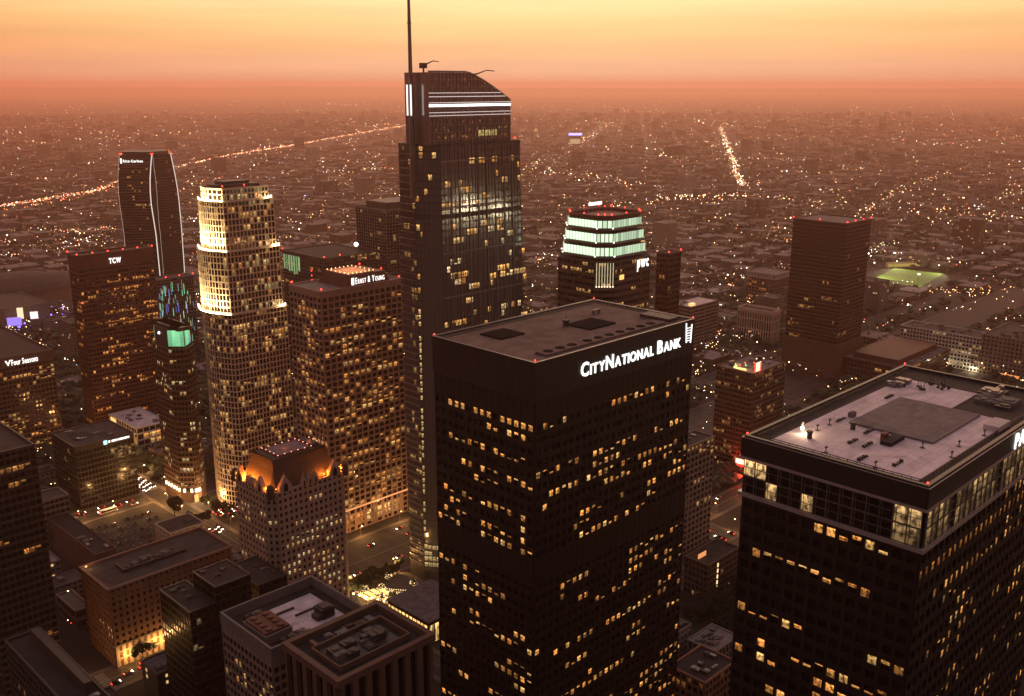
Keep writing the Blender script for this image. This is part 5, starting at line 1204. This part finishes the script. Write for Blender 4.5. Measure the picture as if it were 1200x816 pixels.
for px, py, w, h, lab, c in ((17, 378, 16, 10, 'violet lit video board on posts in the entertainment plaza', PU), (84, 384, 22, 8, 'violet lit canopy fascia beside the dark red tower', PU), (24, 370, 7, 14, 'cream lit display pillar in the entertainment plaza', (1, .75, .45)), (40, 370, 9, 9, 'pale lit screen beside the cream pillar in the plaza', (1, .9, .9)), (33, 362, 9, 8, 'round-cornered orange lit board above the plaza', (1, .5, .3)), (86, 396, 6, 22, 'white lit vertical banner sign left of the dark red tower', (.8, .8, .85))):
    x, y, _ = W(px, py, 18); t = thing('video_board', lab, 'screen', (x, y, 0), math.radians(20)); m = MB(); m.box(-w / 2, w / 2, -.5, .5, 14, 14 + h, col=jit(c, 1.3, .1)); m.build('screen', M['lamp'], t)
    for sx in (-.4, .4): m = MB(); m.tube((sx * w, 0, 0), (sx * w, 0, 14.2), .5, n=6); m.build('post', M['metal'], t)
for px, py in ((23, 383), (22, 387), (20, 391), (19, 394), (45, 371), (60, 369), (73, 369), (86, 368), (52, 372), (29, 379)):
    x, y, _ = W(px, py, 8); t = thing('plaza_light', 'small violet globe light in the entertainment plaza', 'lamp', (x, y, 0), 0, 'violet plaza lights'); m = MB(); m.tube((0, 0, 0), (0, 0, 7.5), .2, n=6); m.build('pole', M['metal'], t); m = MB(); m.ball((0, 0, 8), 1.2, 6, 4, col=(.9, .6, 4)); m.build('lamp_head', M['lamp'], t)
fq = [W(*p, 0)[:2] for p in ((1074, 339.5), (1026, 326), (1048, 314.5), (1106, 321))]
b = MB(); b.face([(*p, .3) for p in (fq[0], fq[3], fq[2], fq[1])]); tag(b.build('sports_field', M['grass']), kind='structure')
fc = [sum(p[i] for p in fq) / 4 for i in (0, 1)]; fu, fv = xy2uv(*fc); FOOT.append((fu - 75, fu + 75, fv - 75, fv + 75))
for k, p in enumerate(fq):
    q = (fc[0] + (p[0] - fc[0]) * 1.08, fc[1] + (p[1] - fc[1]) * 1.08); t = thing('floodlight_mast', 'tall floodlight mast at the edge of the green sports field', 'floodlight', (*q, 0), math.atan2(fc[1] - q[1], fc[0] - q[0]), 'sports field floodlights')
    m = MB(); m.tube((0, 0, 0), (0, 0, 24), .35, .2, 7); m.build('pole', M['metal'], t); m = MB(); m.box(-.3, .3, -2, 2, 24, 26, col=(2.5, 2.5, 2)); m.build('lamp_head', M['lamp'], t); spot('floodlight', (1, 0, 25), (45, 0, 0), (1, .93, .55), 150000, 95, t)
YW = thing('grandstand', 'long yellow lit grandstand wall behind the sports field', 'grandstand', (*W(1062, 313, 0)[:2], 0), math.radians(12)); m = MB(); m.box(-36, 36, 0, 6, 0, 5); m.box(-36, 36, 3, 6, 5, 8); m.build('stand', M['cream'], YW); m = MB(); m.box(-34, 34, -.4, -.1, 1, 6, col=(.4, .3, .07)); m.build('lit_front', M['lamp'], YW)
# ---- low city blocks: near ones are things, the far carpet is stuff
TINTS = ((.36, .28, .23, 'tan'), (.22, .13, .10, 'brown'), (.45, .40, .37, 'pale grey'), (.28, .24, .23, 'grey'), (.50, .42, .34, 'cream'), (.14, .11, .10, 'dark'))
def ubox(b, x0, x1, y0, y1, h, tint):
    ou, ov = 3.4 * R.randrange(1000), 3.7 * R.randrange(1000)
    for (p, q) in (((x0, y0), (x1, y0)), ((x1, y0), (x1, y1)), ((x1, y1), (x0, y1)), ((x0, y1), (x0, y0))):
        L_ = math.dist(p, q); b.face([(*p, 0), (*q, 0), (*q, h), (*p, h)], 0, tint, [(ou, ov), (ou + L_, ov), (ou + L_, ov + h), (ou, ov + h)])
    g = R.choice((.05, .08, .11, .16, .28)) * R.uniform(.8, 1.2); b.face([(x0, y0, h), (x1, y0, h), (x1, y1, h), (x0, y1, h)], 1, (g, g * .86, g * .84))
def clash(u0, u1, v0, v1):
    if any(u0 < f[1] + 3 and u1 > f[0] - 3 and v0 < f[3] + 3 and v1 > f[2] - 3 for f in FOOT): return True
    for d, c0, c1, s0, s1 in ROADS:
        r = (s0, s1, c0 - 3, c1 + 3) if d == 'U' else (c0 - 3, c1 + 3, s0, s1)
        if u0 < r[1] and u1 > r[0] and v0 < r[3] and v1 > r[2]: return True
    return False
ROUTES = (((0, 246), (60, 236), (110, 228), (140, 216), (205, 199), (270, 184), (340, 173), (420, 158), (480, 148)), ((868, 221), (862, 200), (852, 172), (844, 150)), ((625, 222), (650, 195), (680, 168), (716, 145)), ((1000, 262), (1060, 222), (1110, 205)), ((1100, 270), (1160, 240), (1200, 225)), ((690, 250), (760, 240), (880, 232), (990, 243)))
CLEAR = set()
for rt in ROUTES:
    g = [Vector(W(a, b_, 0)) for a, b_ in rt]; mb = MB()
    for i in range(len(g) - 1):
        n = int((g[i + 1] - g[i]).length / 25) + 1
        for k in range(n):
            p = g[i].lerp(g[i + 1], k / n)
            for dx in (-1, 0, 1):
                for dy in (-1, 0, 1): CLEAR.add((int(p.x // 45) + dx, int(p.y // 45) + dy))
        d_ = (g[i + 1] - g[i]).normalized(); nn = Vector((-d_.y, d_.x, 0)) * 17
        mb.face([tuple(g[i] - nn + Vector((0, 0, .2))), tuple(g[i + 1] - nn + Vector((0, 0, .2))), tuple(g[i + 1] + nn + Vector((0, 0, .2))), tuple(g[i] + nn + Vector((0, 0, .2)))])
    tag(mb.build('distant_road', M['asphalt']), kind='structure')
MARKS = ((1065, 322, 'green sports field'), (975, 350, 'lone dark tower'), (875, 480, 'red sign block'), (890, 380, 'cream apartment block'), (705, 290, 'octagonal tower'), (548, 250, 'spired tower'), (400, 330, 'granite tower'), (280, 350, 'stepped cream tower'), (175, 250, 'curved hotel tower'),
         (130, 380, 'dark red slab tower'), (200, 460, 'green crowned tower'), (110, 550, 'black cube block'), (30, 340, 'oval arena'), (175, 700, 'brick hotel'), (340, 610, 'gothic tower'), (1100, 400, 'long grey block'), (820, 570, 'square grid block'), (835, 680, 'stair strip office'), (1180, 400, 'tan corner block'))
def near(x, y, h):
    a, b_ = PJ(x, y, h); m = min(MARKS, key=lambda q: (q[0] - a) ** 2 + 2.2 * (q[1] - b_) ** 2); dx, dy = a - m[0], b_ - m[1]
    if abs(dx) > 1.3 * abs(dy): return ('left of the ' if dx < 0 else 'right of the ') + m[2]
    return ('beyond the ' if dy < 0 else 'in front of the ') + m[2]
cand = []
far = MB(); nfar = 0
for bi in range(-8, 110):
    for bj in range(-20, 110):
        U0, V0 = bi * 132., bj * 104.; cx, cy_ = uv2xy(U0 + 60, V0 + 45); d = math.hypot(cx, cy_)
        if cy_ < 60 or d < 940 or d > 11000 or abs(math.atan2(cx, cy_)) > math.radians(34 if d > 900 else 32): continue
        if d > 5000 and (bi + bj) % 2: continue
        ncol, nrow = (3, 2) if d < 2500 else (2, 2)
        for i in range(ncol):
            for j in range(nrow):
                if R.random() < .2: continue
                w, l = 114. / ncol, 86. / nrow; u0 = U0 + 9 + i * w + R.uniform(0, 4); v0 = V0 + 9 + j * l + R.uniform(0, 4); u1 = u0 + w * R.uniform(.6, .95); v1 = v0 + l * R.uniform(.6, .95)
                h = R.uniform(4, 10) if R.random() < .78 else R.uniform(10, 22)
                if R.random() < .02 and d > 900: h = R.uniform(28, 60)
                if d < 900: h = min(h, 15)
                if clash(u0, u1, v0, v1) : continue
                x, y = uv2xy((u0 + u1) / 2, (v0 + v1) / 2)
                if (int(x // 45), int(y // 45)) in CLEAR: continue
                if d < 2300 and inframe(x, y, h, 20): cand.append((math.hypot(x, y), u0, v0, u1 - u0, v1 - v0, h))
                elif d > 2300 or not inframe(x, y, h, 20):
                    t = R.choice(TINTS)[:3]; s = R.uniform(.4, .8); P = far
                    p = [uv2xy(u0, v0), uv2xy(u1, v0), uv2xy(u1, v1), uv2xy(u0, v1)]; ou, ov = 3.4 * R.randrange(1000), 3.7 * R.randrange(1000)
                    for k in range(4):
                        a_, c_ = p[k], p[(k + 1) % 4]; L_ = math.dist(a_, c_); far.face([(*a_, 0), (*c_, 0), (*c_, h), (*a_, h)], 0, (t[0] * s, t[1] * s, t[2] * s), [(ou, ov), (ou + L_, ov), (ou + L_, ov + h), (ou, ov + h)])
                    g = R.choice((.05, .07, .1, .18)); far.face([(*q, h) for q in p], 1, (g, g * .87, g * .85)); nfar += 1
for iu in range(-12, 40):
    for iv in range(-4, 44):
        u0 = iu * 30. + R.uniform(0, 3); v0 = iv * 27. + R.uniform(0, 3); a = R.uniform(16, 27); b_ = R.uniform(14, 24); h = R.choice((5, 7, 9, 11, 14, 18)) * R.uniform(.8, 1.2); x, y = uv2xy(u0 + a / 2, v0 + b_ / 2); d = math.hypot(x, y)
        if not 230 < d < 880 or clash(u0, u0 + a, v0, v0 + b_) or not inframe(x, y, h, 10) or R.random() < .12: continue
        cand.append((d, u0, v0, a, b_, h))
cand.sort()
for k, (d, u0, v0, a, b_, h) in enumerate(cand):
    t = R.choice(TINTS); s = R.uniform(.75, 1.15); tint = (t[0] * s * .6, t[1] * s * .6, t[2] * s * .6)
    if k < 290:
        x, y = uv2xy(u0, v0); where = 'left' if PJ(x, y, h)[0] < 420 else ('central' if PJ(x, y, h)[0] < 800 else 'right')
        r = thing('low_building', '%s %s flat roofed building %s' % ('low' if h < 12 else 'taller', t[3], near(x, y, h)), 'building', (x, y, 0), GRID, 'low buildings of the middle distance')
        m = MB(); ubox(m, 0, a, 0, b_, h, tint); m.build('wall', [M['block'], M['tint']], r, attr='tint', uvname='metres')
        if d < 1500:
            m = MB(); m.ring(inset(rect(a, b_), -.3), inset(rect(a, b_), .3), h - .3, h + .9); m.build('parapet', M[R.choice(('beige', 'brown', 'grey', 'charcoal'))], r)
            for q in range(R.randrange(2, 6)):
                w = R.uniform(1.5, 5); l = R.uniform(1.5, 5); xx = R.uniform(1, max(1.1, a - w - 1)); yy = R.uniform(1, max(1.1, b_ - l - 1)); m = MB(); m.box(xx, xx + w, yy, yy + l, h, h + R.uniform(1, 3)); m.build('rooftop_unit', M[R.choice(('metal', 'charcoal', 'grey'))], r)
    else:
        p = [uv2xy(u0, v0), uv2xy(u0 + a, v0), uv2xy(u0 + a, v0 + b_), uv2xy(u0, v0 + b_)]; ou, ov = 3.4 * R.randrange(1000), 3.7 * R.randrange(1000)
        for q in range(4):
            a_, c_ = p[q], p[(q + 1) % 4]; L_ = math.dist(a_, c_); far.face([(*a_, 0), (*c_, 0), (*c_, h), (*a_, h)], 0, tint, [(ou, ov), (ou + L_, ov), (ou + L_, ov + h), (ou, ov + h)])
        far.face([(*q, h) for q in p], 1, (.16, .14, .135))
tag(far.build('distant_city', [M['block'], M['tint']], attr='tint', uvname='metres'), kind='stuff')
# far trees
tb = MB(); r = random.Random(5)
for k in range(24000):
    d = 700 * (7 ** r.random()); a = math.radians(r.uniform(-33, 33)); x, y = d * math.sin(a), d * math.cos(a); u, v = xy2uv(x, y)
    if clash(u - 3, u + 3, v - 3, v + 3): continue
    s = r.uniform(3, 7) * (1 + d / 6000)
    i = len(tb.v); n = 7; hh = r.uniform(5, 12)
    tb.v += [(x + s * .5 * math.cos(q * .9), y + s * .5 * math.sin(q * .9), hh * .25) for q in range(n)] + [(x + s * r.uniform(.7, 1.2) * math.cos(q * .9), y + s * r.uniform(.7, 1.2) * math.sin(q * .9), hh * r.uniform(.5, .75)) for q in range(n)] + [(x + r.uniform(-1, 1), y, hh)]
    for q in range(n): j = (q + 1) % n; tb.f.append((i + q, i + j, i + n + j, i + n + q)); tb.f.append((i + n + q, i + n + j, i + 2 * n)); tb.m += [0, 0]; tb.c += [None, None]
tag(tb.build('distant_trees', M['leaf']), kind='stuff')
# city lights: the uncountable carpet
lb_ = MB(); r = random.Random(11)
PALS = ((1, .52, .20), (1, .58, .26), (1, .66, .36), (1, .70, .42), (1, .86, .72), (1, .4, .16), (1, .12, .06), (.85, .95, 1), (.6, 1, .6), (.55, .5, 1))
WTS = (6, 6, 5, 5, 4, 3, 1.2, 1.5, .5, .35)
def glowpt(x, y, z, s=1., k=1., c=None):
    d = math.hypot(x, y, CH); c = c or r.choices(PALS, WTS)[0]; f = 8.0 * k * (.15 + r.expovariate(1.2)) * min(1.5, (2300 / d) ** .75)
    lb_.octa((x, y, z), d / 1160 * .42 * s, (c[0] * f, c[1] * f, c[2] * f))
for ax_ in (0, 1):           # lamps in rows along the through streets
    for li in range(-30, 60):
        if li % (3 if ax_ == 0 else 4): continue
        for q in range(0, 260):
            u, v = (li * 132., q * 46. - 2000) if ax_ == 0 else (q * 46. - 1000, li * 104.)
            x, y = uv2xy(u + r.uniform(-3, 3), v + r.uniform(-3, 3)); d = math.hypot(x, y)
            if y < 200 or not 900 < d < 7000 or abs(math.atan2(x, y)) > .54 or r.random() < .3 or any(f[0] < u < f[1] and f[2] < v < f[3] for f in FOOT): continue
            glowpt(x, y, 9, .75, .32, r.choice(((1, .6, .28), (1, .7, .4))))
for k in range(7000):
    d = 750 * (40 ** r.random()); a = math.radians(r.uniform(-31, 31)); x, y = d * math.sin(a), d * math.cos(a); u, v = xy2uv(x, y)
    if r.random() < .6: u = round(u / 132) * 132 + r.uniform(-4, 4)
    elif r.random() < .5: v = round(v / 104) * 104 + r.uniform(-4, 4)
    x, y = uv2xy(u, v)
    if any(f[0] < u < f[1] and f[2] < v < f[3] for f in FOOT): continue
    if y > 100: glowpt(x, y, r.uniform(6, 16), r.choice((.7, .8, .9, 1.1)), .8)
for k in range(46):          # bright clusters: yards, shops, junctions
    d = 1100 * (8 ** r.random()); a = math.radians(r.uniform(-29, 29))
    for q in range(r.randrange(6, 22)): x = d * math.sin(a) + r.gauss(0, d * .012); y = d * math.cos(a) + r.gauss(0, d * .03); glowpt(x, y, r.uniform(6, 18), r.choice((.8, 1, 1.2)), 1.2)
def avenue(pts, n, w, s=1., k=1., pal=None, jitter=.2):
    g = [W(px, py, 0) for px, py in pts]; ls = [math.dist(g[i], g[i + 1]) for i in range(len(g) - 1)]; ps = [math.hypot(pts[i + 1][0] - pts[i][0], pts[i + 1][1] - pts[i][1]) for i in range(len(ls))]; T = sum(ps)
    for q in range(n):
        t = r.random() * T; i = 0
        while t > ps[i] and i < len(ps) - 1: t -= ps[i]; i += 1
        f = t / ps[i]; a_, b_ = Vector(g[i]), Vector(g[i + 1]); ia, ib = 1 / a_.length, 1 / b_.length; tt = (f * ib) / (f * ib + (1 - f) * ia); p = a_.lerp(b_, tt)
        nx = Vector((-(b_ - a_).y, (b_ - a_).x, 0)).normalized(); off = r.gauss(0, w * .5); p = p + nx * off
        glowpt(p.x, p.y, r.uniform(6, 12), s * r.uniform(.6, 1.1), k, (r.choice(pal) if pal else None))
HOT = ((1, .55, .22), (1, .75, .45), (1, .9, .7), (1, .3, .12)); RW = ((1, .35, .14), (1, .45, .2), (1, .8, .55), (1, .2, .08))
avenue(((0, 246), (60, 236), (110, 228), (140, 216)), 420, 15, .75, 1.2, RW); avenue(((140, 216), (205, 199), (270, 184), (340, 173), (420, 158), (480, 148)), 800, 13, .75, 1.3, RW)
avenue(((0, 252), (70, 240), (140, 221)), 90, 20, .9, .9, ((1, .15, .06), (1, .4, .15)))
avenue(((868, 221), (862, 200), (852, 172), (844, 150)), 420, 17, .85, 1.4, HOT); avenue(((844, 150), (900, 143), (970, 138)), 40, 40, .8, .8)
avenue(((680, 168), (716, 145)), 60, 40, .9, 1.2, HOT); avenue(((705, 124), (730, 130), (765, 132)), 60, 60, .8, .9, HOT); avenue(((625, 222), (650, 195), (680, 168)), 60, 40, .8, .8)
avenue(((820, 189), (900, 188), (945, 190)), 60, 30, .8, .8); avenue(((690, 250), (760, 240), (880, 232), (990, 243)), 110, 60, 1.0, 1.2); avenue(((770, 235), (870, 232)), 60, 50, 1.1, 1.3, HOT)
avenue(((1000, 262), (1060, 222), (1110, 205)), 80, 26, 1.0, 1.1, HOT); avenue(((1100, 270), (1160, 240), (1200, 225)), 50, 26, .9, 1.0); avenue(((1050, 240), (1200, 262)), 50, 40, .9, 1); avenue(((600, 205), (640, 188)), 40, 30, .8, 1)
avenue(((0, 290), (60, 276), (140, 272)), 90, 20, .8, .8, ((1, .4, .15), (1, .25, .1), (1, .8, .5))); avenue(((0, 305), (80, 296)), 40, 14, .8, .7); avenue(((220, 285), (260, 275), (330, 262), (410, 250)), 60, 40, .9, 1)
avenue(((330, 205), (470, 200)), 70, 60, .8, 1); avenue(((340, 190), (470, 185)), 50, 60, .7, .8); avenue(((380, 122), (420, 124)), 26, 90, .9, 1.4, ((1, .85, .7),)); avenue(((270, 119), (285, 120)), 8, 60, 1, 1.5, ((1, .9, .8),)); avenue(((10, 108), (35, 109)), 14, 60, .8, 1.2)
avenue(((812, 452), (832, 420), (842, 392)), 60, 8, .9, .9); avenue(((800, 440), (850, 405), (900, 396)), 40, 14, .9, .9); avenue(((655, 302), (622, 310)), 26, 20, .9, 1, HOT); avenue(((1090, 350), (1200, 345)), 50, 30, 1, 1, ((1, .5, .2), (1, .4, .15)))
avenue(((995, 318), (1020, 300), (1050, 286)), 40, 20, 1, 1, ((.9, 1, .6), (1, .8, .4))); avenue(((900, 270), (940, 290)), 20, 26, 1, 1, ((1, .45, .14),))
VI = ((.45, .3, 1), (.5, .4, 1), (1, .8, .7), (1, .55, .4), (.3, .3, 1))
avenue(((8, 398), (24, 376), (60, 368), (95, 372)), 70, 16, 1.0, 1.1, VI); avenue(((0, 372), (45, 366)), 24, 10, 1, 1, VI); avenue(((60, 392), (95, 380)), 24, 10, 1, 1, VI); avenue(((0, 300), (140, 285)), 60, 60, .9, .9)
for k in range(900):         # beyond the frame: the same city, seen only in the glass
    d = 500 * (9 ** r.random()); a = math.radians(r.uniform(32, 120)); glowpt(d * math.sin(a), d * math.cos(a), r.uniform(6, 14), 1.3, 1.5)
tag(lb_.build('city_lights', M['lamp']), kind='stuff')
b = MB(); b.face([(*uv2xy(1480 + p, -890 + q), .3) for p, q in ((0, 0), (120, 0), (120, 90), (0, 90))]); tag(b.build('sports_field', M['grass']), kind='structure')
for p, q in ((0, -6), (120, -6), (0, 96), (120, 96)):
    t = thing('floodlight_mast', 'floodlight mast at a sports field outside the view', 'floodlight', (*uv2xy(1480 + p, -890 + q), 0), 0, 'floodlights of the far field')
    m = MB(); m.tube((0, 0, 0), (0, 0, 24), .35, .2, 7); m.build('pole', M['metal'], t); m = MB(); m.box(-1, 1, -1, 1, 24, 26, col=(6, 6, 5)); m.build('lamp_head', M['lamp'], t); point('floodlight', (6 if p == 0 else -6, 0, 23), (1, .95, .6), 220000, t, .8)

# ---- faint far landmarks
for px, py, w, hh, lab in ((962, 108, 40, 95, 'faint grey tower far off in the haze, left of a far pair'), (972, 109, 50, 80, 'faint grey tower far off in the haze, right of a far pair'), (852, 106, 45, 70, 'faint lone tower far off in the haze near the horizon')):
    x, y, _ = W(px, py + 6, 0); t = thing('far_tower', lab, 'building', (x, y, 0), GRID); b = MB(); b.box(0, w, 0, w, 0, hh); b.build('wall', M['grey'], t); b = MB(); b.box(w * .2, w * .8, w * .2, w * .8, hh, hh + 8); b.build('roof_plant', M['grey'], t)
x, y, _ = W(674, 170, 0); t = thing('lit_hall', 'far building with a blue lit roof sign and a pale lit front', 'building', (x, y, 0), 0); b = MB(); b.box(-32, 32, 0, 40, 0, 48); b.build('wall', M['beige'], t); b = MB(); b.box(-34, 34, -2, 0, 48, 60, col=(1.1, 1.0, 3.2)); b.build('roof_sign', M['lamp'], t); b = MB(); b.box(-26, 26, -1.5, -.5, 6, 30, col=(.55, .4, .22)); b.build('lit_front', M['lamp'], t)
# ---- give look-alikes their own label where one can count them
ORD = ('first', 'second', 'third', 'fourth', 'fifth', 'sixth', 'seventh', 'eighth', 'ninth', 'tenth', 'eleventh', 'twelfth', 'thirteenth', 'fourteenth', 'fifteenth', 'sixteenth')
bylab = {}
for o in list(COL.objects):
    if o.parent is None and o.get('label'): bylab.setdefault(o['label'], []).append(o)
for lab, os_ in bylab.items():
    if 1 < len(os_) <= 16:
        os_.sort(key=lambda o: PJ(o.location.x, o.location.y, o.location.z)[0])
        for k, o in enumerate(os_): o['label'] = '%s, %s' % (lab, 'leftmost' if k == 0 else 'rightmost' if k == len(os_) - 1 else ORD[k] + ' from left')
